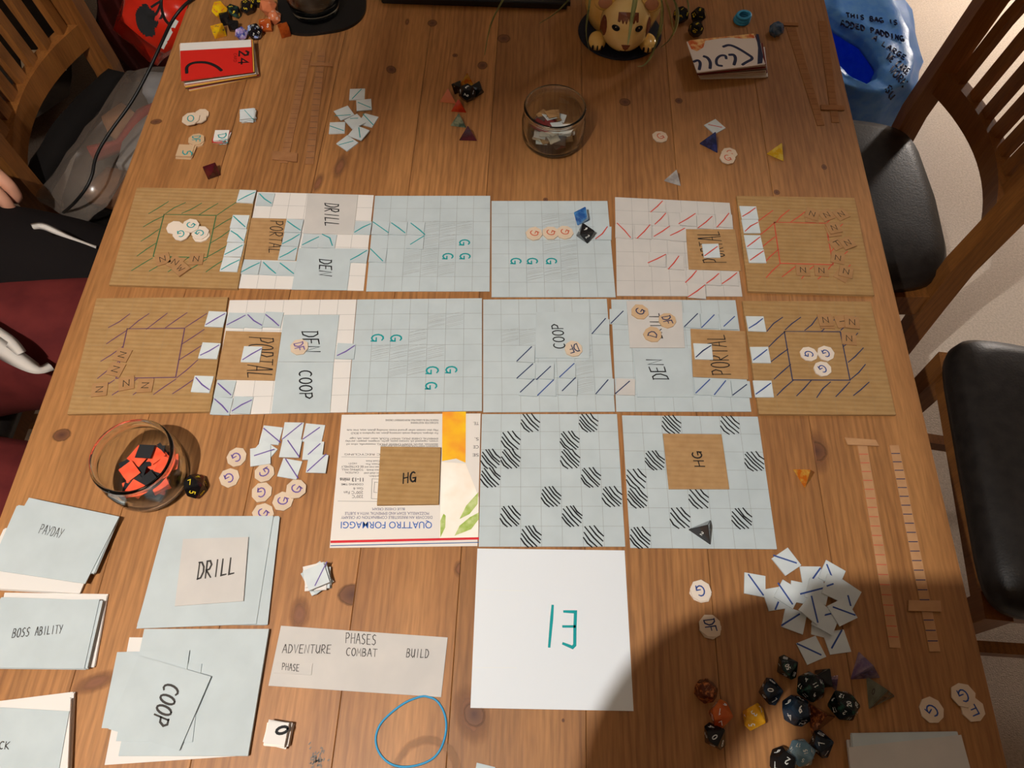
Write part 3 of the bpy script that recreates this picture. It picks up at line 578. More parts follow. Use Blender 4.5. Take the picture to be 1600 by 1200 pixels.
tile('l', 72, 377, '/', 'navy', g2, 'blue slashed tile lying on the second row PORTAL card')
for (x, y, s) in ((385, 212, 'topmost'), (412, 397, 'middle'), (430, 600, 'lowest')):
    tile('l', x, y, '/', 'blue', gk, f'blue slashed tile, {s} of three along the left edge of the blue inked board', ang=2)
# loose purple tiles left of the carton panel
for (x, y, l, a, h, s) in ((318, 190, [(275, 150), (372, 232)], -3, 0, 'upper left of the loose group by the jar'), (448, 166, [(385, 215), (502, 120)], 0, 0, 'upper middle of the loose group by the jar'), (572, 177, [(510, 213), (607, 145)], -2, 0, 'upper right of the loose group by the jar'),
        (435, 268, [(418, 222), (485, 318)], 0, .0012, 'under the upper middle tile of the loose group'), (568, 283, [(540, 305), (610, 242)], 2, .0012, 'under the upper right tile of the loose group'), (592, 360, [(535, 405), (645, 305)], 0, .0024, 'lowest right of the loose group'), (430, 390, [(405, 332), (478, 445)], -8, 0, 'lowest of the loose group')):
    tile('n', x, y, l, 'purple', h, 'purple slashed tile ' + s, ang=a)
tile('n', 275, 290, None, 'purple', 0, 'plain pale tile mostly hidden in the loose group by the jar', ang=-30)
tile('n', 255, 315, [(220, 312), (335, 275)], 'purple', .0012, 'purple slashed tile tilted beside the counters by the jar', ang=12)
# teal tiles loose near the upper left
for (x, y, l, a, h, s) in ((602, 560, [(573, 588), (627, 532)], 6, 0, 'topmost of the scattered heap'), (642, 623, [(608, 610), (682, 641)], 10, .0012, 'second from the top of the scattered heap'), (668, 715, [(638, 680), (697, 743)], -18, 0, 'at the right side of the scattered heap'),
        (525, 672, [(470, 690), (562, 684)], 35, .0012, 'upper left in the scattered heap'), (482, 760, [(440, 750), (522, 778)], 5, 0, 'at the left side of the scattered heap'), (588, 722, [(562, 706), (606, 704)], 40, .0024, 'in the middle of the scattered heap'),
        (612, 790, [(612, 760), (620, 818)], -25, .0036, 'lower right in the scattered heap'), (543, 851, [(495, 862), (578, 840)], -38, 0, 'lowest of the scattered heap')):
    tile('b', x, y, l, 'teal', h, 'teal slashed tile ' + s, ang=a)
# pile of blue tiles lower right
pile = [(845, 186, [(745, 140), (920, 198)], 34, 0, 'lying apart above the pile'), (598, 368, [(548, 290), (662, 448)], -8, 0, 'lying apart left of the pile'), (1040, 878, [(930, 830), (1112, 915)], 22, 0, 'lower left of the two lying below the pile'),
        (1238, 815, [(1275, 725), (1198, 862)], 10, 0, 'lower right of the two lying below the pile'), (762, 478, [(780, 505), (757, 560)], 12, 0, 'at the left edge of the pile'), (905, 645, [(808, 685), (945, 598)], -18, 0, 'at the lower left corner of the pile'),
        (1130, 690, None, -12, 0, 'low in the pile, almost covered'), (1045, 305, [(1018, 365), (1108, 240)], 2, 0, 'at the top left of the pile'), (960, 430, None, -10, .0012, 'plain corner showing in the pile'), (855, 440, [(780, 358), (890, 518)], -32, .0024, 'at the left of the pile with a thick line'),
        (1200, 285, [(1160, 212), (1203, 318)], -30, .0012, 'at the top right of the pile'), (1090, 420, [(955, 440), (1130, 395)], -22, .0024, 'in the centre of the pile'), (1225, 395, [(1162, 378), (1208, 362)], -25, .0036, 'right of centre in the pile'),
        (1320, 440, [(1325, 455), (1345, 530)], -35, .0024, 'at the far right of the pile'), (1150, 645, [(1145, 605), (1200, 592)], -28, .0036, 'lower centre in the pile'), (1060, 560, [(1040, 460), (1088, 660)], -42, .0048, 'on top of the pile, left'), (1280, 580, [(1210, 543), (1378, 605)], 26, .0048, 'on top of the pile, right')]
for (x, y, l, a, h, s) in pile: tile('v', x, y, l, 'blue', h, 'blue slashed tile ' + s, ang=a, w=.0019)
tile('c', 1208, 752, [(1170, 742), (1248, 758)], 'red', 0, 'red slashed tile tucked behind the dark blue die', ang=38)
# small stacks of tiles
ORD = ['lowest', 'second', 'third', 'fourth', 'fifth', 'sixth', 'seventh', 'eighth', 'ninth', 'tenth', 'eleventh', 'twelfth', 'thirteenth', 'fourteenth', 'fifteenth', 'sixteenth']
UP = lambda i: 'lowest' if i == 0 else ORD[i]+' from the bottom'
def stack(t, x, y, n, m, base_label, top_label, group, spread=8, ang0=0, offs=.0012, size=TS, name='slash_tile', top=None, th=TH_T):
    for i in range(n):
        last = i == n-1
        a = ang0 if last else ang0+random.uniform(-spread, spread)
        c = PW(t, x, y, 0); dx, dy = (0, 0) if last else (random.uniform(-offs, offs), random.uniform(-offs, offs))
        cc, ss = math.cos(math.radians(a)), math.sin(math.radians(a)); s = size/2
        poly = [(c.x+dx+p*cc-q*ss, c.y+dy+p*ss+q*cc) for p, q in ((-s, -s), (s, -s), (s, s), (-s, s))]
        o = prism(name, poly, T+i*th, T+i*th+th*.96, m if not isinstance(m, list) else m[i % len(m)])
        tag(o, top_label if last else base_label.replace('in the', UP(i)+' in the'), 'tile', group)
    return o, T+n*th
o, z = stack('n', 603, 1052, 11, [PALE, WHITE, PALE, GREY], 'pale tile in the stack below the carton panel', 'purple slashed tile on top of the small stack below the carton panel', 'tile stack below the carton', 22, 26, .002)
ink('slash', o, [[W(*px('n', 580, 1085), z), W(*px('n', 650, 945), z)]], .0012, 'purple', z-.00004)
o, z = stack('r', 222, 1000, 12, [WHITE, mat('ivory_card', rgb(236, 228, 216), .7), WHITE], 'white tile in the stack under the zero tile', 'white tile marked 0 on top of the small stack', 'stack of white number tiles', 9, -3, .0016, .0165, 'number_tile')
bm = bmesh.new(); a_ = W(*px('r', 200, 1008), z); write_bm(bm, '0', a_+Vector((0, 0, EPS)), W(*px('r', 196, 960), z)-a_, W(*px('r', 268, 990), z)-a_, .0022); bm_obj('number', bm, ink_mat('black'), o)
o, z = stack('a', 1480, 705, 7, PALE, 'pale tile in the stack near the red carton cards', 'teal slashed tile on top of the small stack near the red carton cards', 'tile stack near the red cards', 20, 12, .0016, .017)
ink('slash', o, [[W(*px('a', 1455, 655), z), W(*px('a', 1510, 715), z)]], .001, 'teal', z-.00004)
RED = mat('red_card', rgb(186, 44, 34), .5, .3)
o, z = stack('a', 1325, 825, 5, [WHITE, RED, WHITE, RED, WHITE], 'tile in the red edged stack under the teal lettered one', 'white tile lettered in teal on top of a red edged stack', 'red edged tile stack', 14, 4, .0016, .017, 'number_tile')
bm = bmesh.new(); a_ = W(*px('a', 1298, 802), z); write_bm(bm, 'DM', a_+Vector((0, 0, EPS)), W(*px('a', 1310, 862), z)-a_, W(*px('a', 1345, 792), z)-a_, .0014); bm_obj('lettering', bm, ink_mat('teal'), o)
o, z = stack('a', 1110, 912, 3, TANC, 'tan square in the stack left of the dark red die', 'tan square tile lettered in teal left of the dark red die', 'tan square stack', 4, 0, .0012, .0185, 'number_tile', th=.0016)
bm = bmesh.new(); a_ = W(*px('a', 1085, 895), z); write_bm(bm, 'S', a_+Vector((0, 0, EPS)), W(*px('a', 1090, 925), z)-a_, W(*px('a', 1140, 895), z)-a_, .0014); bm_obj('lettering', bm, ink_mat('teal'), o)
# ------------------------------------------------------------------ lettered octagonal counters
def counter(t, x, y, txt, c, h, label, ang=0, r=.0096, m=None, group='octagonal counters', ls=1.0, th=.0013):
    th += random.uniform(0, .0003); ctr = PW(t, x, y, h+th); a0 = random.uniform(0, 45); n = random.choice((8, 8, 9))
    poly = []
    for i in range(n):
        a = math.radians(a0+360*i/n); rr = r*random.uniform(.95, 1.05); poly.append((ctr.x+rr*math.cos(a), ctr.y+rr*math.sin(a)))
    o = prism('counter', poly, T+h, T+h+th, m or CREAM); tag(o, label, 'counter', group)
    if txt:
        a = math.radians(ang); ex = Vector((math.cos(a), math.sin(a), 0)); ey = Vector((-math.sin(a), math.cos(a), 0))
        wd = r*(.72 if len(txt) == 1 else 1.1)*ls; hg = r*.95*ls
        bm = bmesh.new(); write_bm(bm, txt, ctr-ex*wd/2-ey*hg/2+Vector((0, 0, EPS)), ex*wd, ey*hg, .0012, .15); bm_obj('letter', bm, ink_mat(c), o)
    return o
K = .0036; s1 = .0014
for x, y, dz, a, s in ((1040, 325, 0, 0, 'partly covered, at the left of the green inked square'), (1195, 372, 0, 0, 'underneath, at the right inside the green inked square'), (1078, 362, s1, 200, 'at the lower left inside the green inked square'), (1135, 312, 2*s1, 60, 'topmost inside the green inked square'), (1190, 356, s1, 240, 'at the right inside the green inked square')):
    counter('e', x, y, None if dz == 0 else 'G', 'teal', K+dz, 'pale counter with teal G ' + s if dz else 'pale counter ' + s, a, m=CREAMW)
for x, y, s in ((285, 322, 'leftmost'), (383, 318, 'middle'), (467, 314, 'rightmost')):
    counter('g', x, y, 'G', 'salmon', g1+(.0004 if s == 'middle' else 0), f'cream counter with red G, {s} of three in a row on the grey board', 70)
counter('j', 562, 350, 'DF', 'purple', g2, 'smudged pink and purple DF counter on the left DEN card', -70, ls=1)
counter('k', 595, 360, 'DF', 'navy', g2, 'cream counter with blue DF on the lone COOP card', 200)
counter('k', 990, 140, 'G', 'navy', g2, 'cream counter with bold blue letter, top left on the DRILL card', 60, m=TANC)
counter('k', 1153, 192, 'DF', 'navy', g2, 'cream counter with bold blue letters, right of three on the DRILL card', -75, m=TANC)
counter('k', 1066, 275, 'D', 'navy', g2, 'cream counter with bold blue letter, lowest of three on the DRILL card', 75, m=TANC)
for x, y, a, s in ((700, 392, 260, 'left'), (803, 388, 200, 'right'), (783, 480, 210, 'lowest')):
    counter('l', x, y, 'G', 'blue', K+(s1 if s == 'lowest' else 0)*0, f'pale counter with blue G, {s} of three inside the blue inked square', a, m=CREAMW, r=.0090)
for x, y, a, h, s in ((113, 320, 215, 0, 'touching the tilted tile'), (70, 443, 215, 0, 'furthest left, nearest the black and gold die'), (280, 412, 130, 0, 'just below the tilted tile'), (262, 530, 190, 0, 'left of the overlapping pair'), (388, 582, 80, 0, 'lower of the overlapping pair'), (468, 510, 60, s1, 'upper of the overlapping pair'), (270, 655, 60, 0, 'half under the DRILL sheet')):
    counter('n', x, y, 'G', 'purple', h, 'cream counter with purple G ' + s, a, r=.0098)
counter('s', 1316, 283, None, 'blue', 0, 'plain counter under the loose blue G counter', 0, r=.0098, m=CREAMW); counter('s', 1316, 276, 'G', 'blue', .0014, 'cream counter with blue G above the one lettered DF', 190, r=.0098, m=CREAMW)
counter('s', 1366, 472, None, 'blue', 0, 'plain counter under the loose DF counter', 0, r=.0095, m=CREAM); counter('s', 1366, 458, 'DF', 'navy', .0014, 'cream counter with dark blue DF right of the white 13 card', -80, r=.0098, m=CREAM)
counter('u', 882, 748, 'G', 'blue', 0, 'lone counter with blue letter near the lower right table edge', 230, r=.0102, m=CREAM)
counter('u', 1200, 738, 'F', 'blue', 0, 'counter underneath the overlapping pair at the lower right edge', 200, r=.0102, m=CREAM); counter('u', 1128, 632, 'G', 'blue', .0014, 'upper counter of the overlapping pair at the lower right edge', 200, r=.0102, m=CREAM)
counter('c', 882, 812, 'G', 'salmon', 0, 'lone cream counter with red G right of the upper jar', 30, m=CREAM)
counter('c', 1294, 912, 'G', 'salmon', 0, 'lower counter of the red G pair by the dark blue die', 0, m=CREAM); counter('c', 1282, 940, 'G', 'salmon', .0014, 'upper counter of the red G pair by the dark blue die', 20, m=CREAM)
for i, (x, y) in enumerate(((1192, 690), (1200, 680), (1186, 700))): counter('a', x, y, None, 'teal', i*.0014, 'blank counter, ' + ('lowest', 'middle', 'topmost')[i] + ' of three right of the one marked O', 0, m=CREAM, r=.0092)
counter('a', 1135, 705, 'O', 'teal', .0044, 'counter with teal O on the upper left pile', 20, m=CREAM, r=.0110)
counter('a', 1170, 842, None, 'teal', 0, 'scalloped counter under the teal DF one', 0, m=TANC, r=.0098); counter('a', 1168, 828, 'DF', 'teal', .0014, 'tan counter with teal DF between the O counter and the square tile', -80, m=TANC, r=.0098)
# ------------------------------------------------------------------ N tokens
def ntok(t, x, y, h, label, ang=0, txt='N', size=.0150, la=None):
    ctr = PW(t, x, y, h+.0012); a = math.radians(ang); s = size/2
    poly = [(ctr.x+p*math.cos(a)-q*math.sin(a), ctr.y+p*math.sin(a)+q*math.cos(a)) for p, q in ((-s, -s), (s, -s), (s, s), (-s, s))]
    o = tag(prism('letter_token', poly, T+h, T+h+.0012, TOKEN), label, 'token', 'brown letter tokens')
    if txt:
        b = math.radians(la if la is not None else ang); ex = Vector((math.cos(b), math.sin(b), 0)); ey = Vector((-math.sin(b), math.cos(b), 0))
        bm = bmesh.new(); write_bm(bm, txt, ctr-ex*s*.45-ey*s*.45+Vector((0, 0, EPS)), ex*s*.9, ey*s*.9, .0011); bm_obj('letter', bm, ink_mat('black'), o)
    return o
for t, L in (('e', [(968, 512, 0, 25, 'N', 'leftmost on the green inked board'), (1043, 532, 0, -20, 'N', 'middle on the green inked board'), (1075, 568, .0013, -40, 'W', 'topmost of the overlapping two on the green inked board'), (1168, 512, 0, 5, 'N', 'rightmost on the green inked board')]),
             ('i', [(728, 397, 0, 80, 'N', 'highest on the purple inked board'), (688, 483, 0, 80, 'N', 'second from the top on the purple inked board'), (592, 603, 0, 100, 'N', 'furthest left on the purple inked board'), (752, 566, 0, 15, 'N', 'under the left corner of the purple inked square'), (864, 580, 0, -85, 'N', 'furthest right on the purple inked board')]),
             ('h', [(490, 225, 0, -5, None, 'blank, beneath the leftmost of the top three on the red inked board'), (492, 206, .0013, -20, 'N', 'leftmost of the top three on the red inked board'), (578, 212, 0, 25, 'N', 'middle of the top three on the red inked board'), (664, 207, 0, 30, 'N', 'rightmost of the top three on the red inked board'), (618, 308, 0, 12, None, 'blank, beneath the one at the upper right corner of the red square'),
                     (622, 288, .0013, 15, 'N', 'at the upper right corner of the red square'), (640, 382, 0, 30, 'T', 'left of the pair beside the red square'), (703, 378, .0013, 25, 'N', 'right of the pair beside the red square'), (645, 468, 0, -12, 'N', 'at the lower right corner of the red square'), (437, 540, 0, -2, 'N', 'left of the two below the red square'), (547, 543, 0, -3, 'N', 'right of the two below the red square'),
                     (672, 570, 0, -35, None, 'blank, beneath the lower right one on the red inked board'), (694, 549, .0013, -15, 'N', 'lowest right on the red inked board')]),
             ('l', [(808, 205, 0, 0, None, 'blank, beneath the leftmost on the blue inked board'), (800, 190, .0013, 4, 'N', 'leftmost on the blue inked board'), (902, 198, 0, -80, 'T', 'next to the upper right one on the blue inked board'), (958, 203, .0013, -5, 'N', 'upper right on the blue inked board'), (940, 300, 0, -5, 'N', 'at the upper right corner of the blue square')])):
    for x, y, dz, a, tx, s in L: ntok(t, x, y, TH_K+dz, 'brown token ' + s, a, tx)
# ------------------------------------------------------------------ score strips and riders
STRIPD = mat('strip_card_dark', rgb(158, 110, 72), .8, .15, rgb(148, 101, 65), 80)
def strip(t, p0, p1, q0, q1, n, c, label, h=0, th=.0009, m=None):
    """p0,p1 = top end (left, right), q0,q1 = bottom end"""
    P = [PW(t if not isinstance(t, tuple) else t[0], *p0, h+th), PW(t if not isinstance(t, tuple) else t[0], *p1, h+th), PW(t if not isinstance(t, tuple) else t[1], *q1, h+th), PW(t if not isinstance(t, tuple) else t[1], *q0, h+th)]
    o = tag(prism('score_strip', [(v.x, v.y) for v in P], T+h, T+h+th, m or STRIP), label, 'strip', 'score strips')
    st = []
    for i in range(1, n):
        f = i/n; st.append([P[0].lerp(P[3], f).lerp(P[1].lerp(P[2], f), .04), P[0].lerp(P[3], f).lerp(P[1].lerp(P[2], f), .9)])
    ink('step_marks', o, st, .0011 if c in ('navy', 'salmon') else .0007, c, T+h+th)
    return o
def rider(t, pts, label, h=.0012, th=.0012):
    c = [PW(t, *p, h+th) for p in pts]
    return tag(prism('strip_rider', [(v.x, v.y) for v in c], T+h, T+h+th, STRIPD if t in 'by' else STRIP), label, 'card', 'strip riders')
strip(('p', 'u'), (610, 215), (667, 215), (550, 258), (638, 262), 21, 'salmon', 'long brown strip with red marks at the lower right')
rider('p', [(533, 166), (718, 180), (738, 216), (552, 208)], 'brown slider at the head of the red marked strip', 0.001)
strip(('p', 'u'), (800, 212), (855, 212), (862, 290), (948, 290), 22, 'navy', 'long brown strip with dark blue marks near the right table edge')
rider('R', [(1188, 360), (1302, 362), (1306, 402), (1188, 398)], 'brown slider slotted on the dark blue marked strip', .001)
strip('b', (290, 306), (332, 308), (140, 968), (188, 968), 24, 'brown', 'narrow brown strip with a wide slider at its foot, upper left', m=STRIPD)
rider('b', [(95, 897), (247, 912), (243, 962), (95, 947)], 'pale brown slider at the foot of the upper left strip', .001)
strip('b', (370, 303), (415, 306), (293, 977), (343, 977), 20, 'dark', 'narrow brown strip with dark marks, upper left', m=STRIPD)
rider('b', [(322, 372), (455, 376), (455, 394), (410, 390), (322, 388)], 'thin dark slider near the head of the dark marked strip', .001)
strip('y', (1003, 225), (1080, 222), (1265, 1045), (1325, 1042), 20, 'brown', 'slanting brown strip at the upper right, left of the pair', m=STRIPD)
rider('y', [(985, 185), (1108, 190), (1106, 214), (985, 210)], 'small slider at the head of the slanting strip', .001)
strip('y', (1270, 175), (1342, 175), (1385, 1018), (1447, 1020), 18, 'brown', 'brown strip nearest the right table edge at the upper right', m=STRIPD)
rider('y', [(1292, 872), (1488, 878), (1492, 916), (1296, 912)], 'slider low on the strip nearest the upper right edge', .001)
# ------------------------------------------------------------------ card decks at the lower left and right
def deck(t, sheets, cat='card', name='deck_card', th=.0011):
    """sheets from the bottom up: (points, material, label, group)"""
    z = 0; last = None; idx = 0
    for pts, m, label, grp, n in sheets:
        for i in range(n):
            c = [PW(t, *p, z+th) for p in pts]
            j = [(random.uniform(-.0012, .0012), random.uniform(-.0012, .0012))]*4 if (n > 1 and i < n-1) else [(0, 0)]*4
            last = tag(prism(name, [(v.x+d[0], v.y+d[1]) for v, d in zip(c, j)], T+z, T+z+th*.93, m), label if n == 1 else label+', '+UP(idx), cat, grp); z += th; idx += 1
    return last, z
o, z = deck('m', [([(30, 705), (640, 690), (475, 1093), (-130, 1060)], WHITE, 'white card of the PAYDAY deck', 'cards under PAYDAY', 4), ([(100, 572), (700, 650), (560, 975), (-60, 940)], GREY, 'grey card of the PAYDAY deck', 'cards under PAYDAY grey', 4),
                  ([(172, 524), (710, 637), (506, 1036), (-70, 950)], GREY, 'grey card lettered PAYDAY on top of the leftmost upper deck', None, 1)])
write('lettering', o, 'PAYDAY', 'm', (228, 735), (362, 766), (252, 682), z, .0006, 'dark')
o, z = deck('q', [([(25, 163), (637, 172), (560, 600), (-60, 596)], WHITE, 'white card of the BOSS ABILITY deck', 'cards under BOSS ABILITY', 3), ([(10, 185), (612, 205), (520, 606), (-70, 600)], GREY, 'grey card of the BOSS ABILITY deck', 'cards under BOSS ABILITY grey', 5),
                  ([(-10, 200), (592, 196), (500, 608), (-90, 603)], GREY, 'grey card lettered BOSS ABILITY on the middle left deck', None, 1)])
write('lettering', o, 'BOSS', 'q', (70, 425), (172, 415), (82, 372), z, .0007, 'dark'); write('lettering', o, 'ABILITY', 'q', (208, 412), (368, 398), (216, 362), z, .0007, 'dark')
o, z = deck('q', [([(-60, 815), (440, 752), (415, 1250), (-140, 1250)], WHITE, 'white card of the lowest left deck', 'cards of the lowest left deck', 5), ([(-60, 838), (420, 790), (400, 1260), (-140, 1260)], WHITE, 'inner white card of the lowest left deck', 'cards inside the lowest left deck', 4),
                  ([(-60, 835), (412, 862), (335, 1290), (-140, 1290)], GREY, 'grey card with cut off lettering on the lowest left deck', None, 1)])
write('lettering', o, 'CK', 'q', (-8, 1086), (52, 1088), (2, 1042), z, .0008, 'dark')
# the DRILL sheets
o, z = deck('p1', [([(264, 808), (437, 808), (418, 976), (216, 975)], GREY, 'grey sheet under the DRILL sheet', 'sheets under DRILL', 3), ([(260, 807), (427, 806), (400, 975), (213, 982)], GREY, 'large grey sheet carrying the pinkish DRILL card', None, 1)])
c = [W(x, y, T+z+.001) for x, y in ((286, 842), (388, 839), (381, 939), (273, 947))]
o = tag(prism('room_card', [(v.x, v.y) for v in c], T+z, T+z+.001, GREYW), 'pinkish DRILL card lying on the large lower left sheet', 'card'); z += .001
write('lettering', o, 'DRILL', 'm', (1172, 1010), (1395, 978), (1185, 910), z, .0016, 'dark')
ink('edge_line', o, [[PW('m', 1480, 760, z), PW('m', 1450, 1138, z)]], .0005, 'dark', T+z)
# the COOP sheets
o, z = deck('q', [([(770, 422), (1560, 430), (1400, 1130), (622, 1182)], WHITE, 'white sheet at the bottom of the COOP sheets', None, 1), ([(860, 372), (1600, 372), (1476, 1126), (706, 1126)], GREY, 'large grey sheet under the COOP cards', 'sheets under COOP', 4)])
z0 = z
for pts, lb in (([(790, 560), (1200, 580), (1145, 1045), (690, 1040)], 'grey card lowest of the small cards under COOP'), ([(697, 510), (1127, 500), (1060, 985), (604, 962)], 'grey card sticking out left under the COOP card'), ([(825, 530), (1256, 655), (1066, 1096), (645, 968)], 'tilted grey COOP card on top of the lower left sheets')):
    c = [PW('q', *p, z+.001) for p in pts]; o = tag(prism('room_card', [(v.x, v.y) for v in c], T+z, T+z+.00095, GREY), lb, 'card'); z += .001
write('lettering', o, 'COOP', 'q', (985, 690), (905, 925), (1068, 725), z, .0018, 'dark')
# PHASES card
o = quad_card('phase_card', 'r', [(225, 353), (1217, 423), (1178, 778), (150, 710)], 0, .0011, GREYW, 'long grey PHASES card with pencilled words')
for s, p0, p1, pt in (('PHASES', (608, 455), (790, 468), (612, 395)), ('ADVENTURE', (232, 515), (520, 518), (240, 465)), ('COMBAT', (612, 530), (795, 538), (616, 485)), ('BUILD', (970, 540), (1102, 545), (976, 490))): write('lettering', o, s, 'r', p0, p1, pt, .0011, .0007, 'dark')
o = quad_card('phase_marker', 'r', [(200, 566), (412, 578), (405, 646), (182, 634)], .0011, .0009, GREYW, 'small grey PHASE marker lying on the long PHASES card'); write('lettering', o, 'PHASE', 'r', (230, 615), (332, 625), (234, 575), .002, .0006, 'dark')
# deck bottom right, card bottom centre
deck('u', [([(215, 982), (1000, 960), (1180, 1400), (260, 1400)], GREYW, 'warm grey card of the lower right deck', 'cards of the lower right deck', 4), ([(255, 930), (1080, 917), (1200, 1400), (290, 1400)], GREY, 'grey card of the lower right deck', 'upper cards of the lower right deck', 3),
            ([(228, 1038), (1110, 940), (1240, 1420), (262, 1420)], GREYW, 'topmost grey card of the lower right deck', None, 1)])
quad_card('loose_card', 'r', [(1390, 1168), (1500, 1195), (1500, 1350), (1360, 1340)], 0, .0011, GREY, 'grey card corner at the bottom edge below the white 13 card')
# ------------------------------------------------------------------ carton card decks at the top
def hdeck(base, top, n, th, mats, lb, lt, grp, mtop):
    """deck of cut cartons: bottom quad and top quad (pixels), n cards"""
    z = 0; H = n*th
    B = [W(x, y, T) for x, y in base]; U = [W(x, y, T+H) for x, y in top]
    for i in range(n):
        f = i/(n-1); last = i == n-1
        j = Vector((random.uniform(-.0015, .0015), random.uniform(-.0015, .0015), 0)) if 0 < i < n-1 else Vector()
        c = [b.lerp(u, f)+j for b, u in zip(B, U)]
        o = tag(prism('carton_card', [(v.x, v.y) for v in c], T+z, T+z+th*.9, mtop if last else mats[i % len(mats)]), lt if last else lb.replace('card in', 'card '+UP(i)+' in'), 'card', grp); z += th
    return o, T+z-th*.1, U
BUFF = mat('carton_buff', rgb(206, 190, 168), .6, .3); DGREY = mat('carton_dark', rgb(92, 74, 66), .5, .3); ORNG = mat('carton_orange', rgb(214, 160, 70), .5, .3); MAROON = mat('carton_maroon', rgb(112, 34, 32), .5, .3)
CRED = mat('carton_red_print', rgb(200, 36, 28), .35, .45)
o, z, U = hdeck([(296, 143), (406, 120), (396, 70), (283, 84)], [(283, 126), (395, 112), (393, 62), (281, 68)], 14, .0013, [ORNG, BUFF, RED, WHITE, DGREY, BUFF], 'cut carton card in the stack under the red 24 card', 'red carton card printed 24 on top of the upper left stack', 'cut cartons upper left', CRED)
def tz(t, x, y): return W(*px(t, x, y), z)
patch('white_band', [tz('a', 1073, 258), tz('a', 1494, 236), tz('a', 1496, 280), tz('a', 1072, 303)], WHITE, o, z+EPS)
bm = bmesh.new(); a_ = tz('a', 1425, 302); write_bm(bm, '24', a_+Vector((0, 0, EPS)), tz('a', 1422, 384)-a_, tz('a', 1478, 300)-a_, .0030); bm_obj('printed_number', bm, ink_mat('black'), o)
bm = bmesh.new(); a_ = tz('a', 1392, 318); write_bm(bm, 'CARD', a_+Vector((0, 0, EPS)), tz('a', 1392, 370)-a_, tz('a', 1408, 318)-a_, .0007); bm_obj('printed_word', bm, mat('dark_red_print', rgb(120, 20, 18), .5), o)
ink('printed_swirl', o, [smooth_pts([(p.x, p.y, 0) for p in [tz('a', *q) for q in ((1112, 435), (1110, 395), (1150, 372), (1230, 370), (1290, 395), (1318, 420))]])], .0042, 'black', z)
CW = mat('carton_white_print', rgb(226, 214, 206), .45, .35)
o, z, U = hdeck([(1096, 124), (1199, 122), (1196, 76), (1090, 82)], [(1089, 113), (1196, 100), (1179, 55), (1073, 65)], 16, .0014, [MAROON, BUFF, WHITE, DGREY, BUFF, MAROON, BUFF], 'cut carton card in the stack under the white lettered card', 'white carton card with dark blue lettering on top of the upper right stack', 'cut cartons upper right', CW)
NAVY = mat('print_navy', rgb(38, 42, 74), .45, .3)
def nv(name, pts, w):
    bm = bmesh.new(); q = smooth_pts([tz('y', *p) for p in pts]); ribbon_bm(bm, [(p.x, p.y) for p in q], w, (Vector((0, 0, z+EPS)), Vector((1, 0, 0)), Vector((0, 1, 0)))); bm_obj(name, bm, NAVY, o)
nv('printed_letter', [(235, 515), (270, 500), (292, 525), (280, 580)], .004); nv('printed_letter', [(318, 470), (350, 480), (375, 520), (370, 570)], .0042)
nv('printed_letter', [(470, 550), (425, 545), (420, 495), (455, 462), (500, 462), (505, 490)], .0036); nv('printed_letter', [(530, 458), (570, 455), (585, 490), (570, 540)], .0042)
nv('printed_letter', [(480, 390), (530, 372), (600, 400), (680, 450), (735, 488), (670, 520), (640, 540)], .0040)
patch('navy_band', [tz('y', 752, 285), tz('y', 775, 285), tz('y', 812, 470), tz('y', 806, 528), tz('y', 765, 535), tz('y', 770, 400)], NAVY, o, z+EPS)
patch('flame_print', [tz('y', 205, 335), tz('y', 735, 280), tz('y', 742, 318), tz('y', 640, 322), tz('y', 520, 312), tz('y', 330, 340), tz('y', 315, 395), tz('y', 262, 428), tz('y', 215, 410), tz('y', 185, 350)], mat('flame_print', rgb(206, 96, 44), .45, .3, rgb(236, 196, 130), 130, contrast=(.4, .6)), o, z+EPS*.6)
# ------------------------------------------------------------------ dice
def hull(pts):
    bm = bmesh.new()
    for p in pts: bm.verts.new(p)
    bmesh.ops.convex_hull(bm, input=bm.verts); bmesh.ops.dissolve_limit(bm, angle_limit=.03, verts=bm.verts, edges=bm.edges)
    bmesh.ops.recalc_face_normals(bm, faces=bm.faces); return bm
PHI = (1+5**.5)/2
def poly_pts(k):
    if k == 4: return [(1, 1, 1), (1, -1, -1), (-1, 1, -1), (-1, -1, 1)]
    if k == 6: return [(a, b, c) for a in (-1, 1) for b in (-1, 1) for c in (-1, 1)]
    if k == 8: return [(1, 0, 0), (-1, 0, 0), (0, 1, 0), (0, -1, 0), (0, 0, 1), (0, 0, -1)]
    if k == 10:
        h = .105; q = [(math.cos(math.radians(36*i)), math.sin(math.radians(36*i)), h if i % 2 else -h) for i in range(10)]
        return q + [(0, 0, 1.0), (0, 0, -1.0)]
    if k == 12:
        r = []
        for a in (-1, 1):
            for b in (-1, 1):
                for c in (-1, 1): r.append((a, b, c))
                r += [(0, a/PHI, b*PHI), (a/PHI, b*PHI, 0), (a*PHI, 0, b/PHI)]
        return r
    if k == 20:
        r = []
        for a in (-1, 1):
            for b in (-1, 1): r += [(0, a, b*PHI), (a, b*PHI, 0), (a*PHI, 0, b)]
        return r
DIE_SEEN = {}
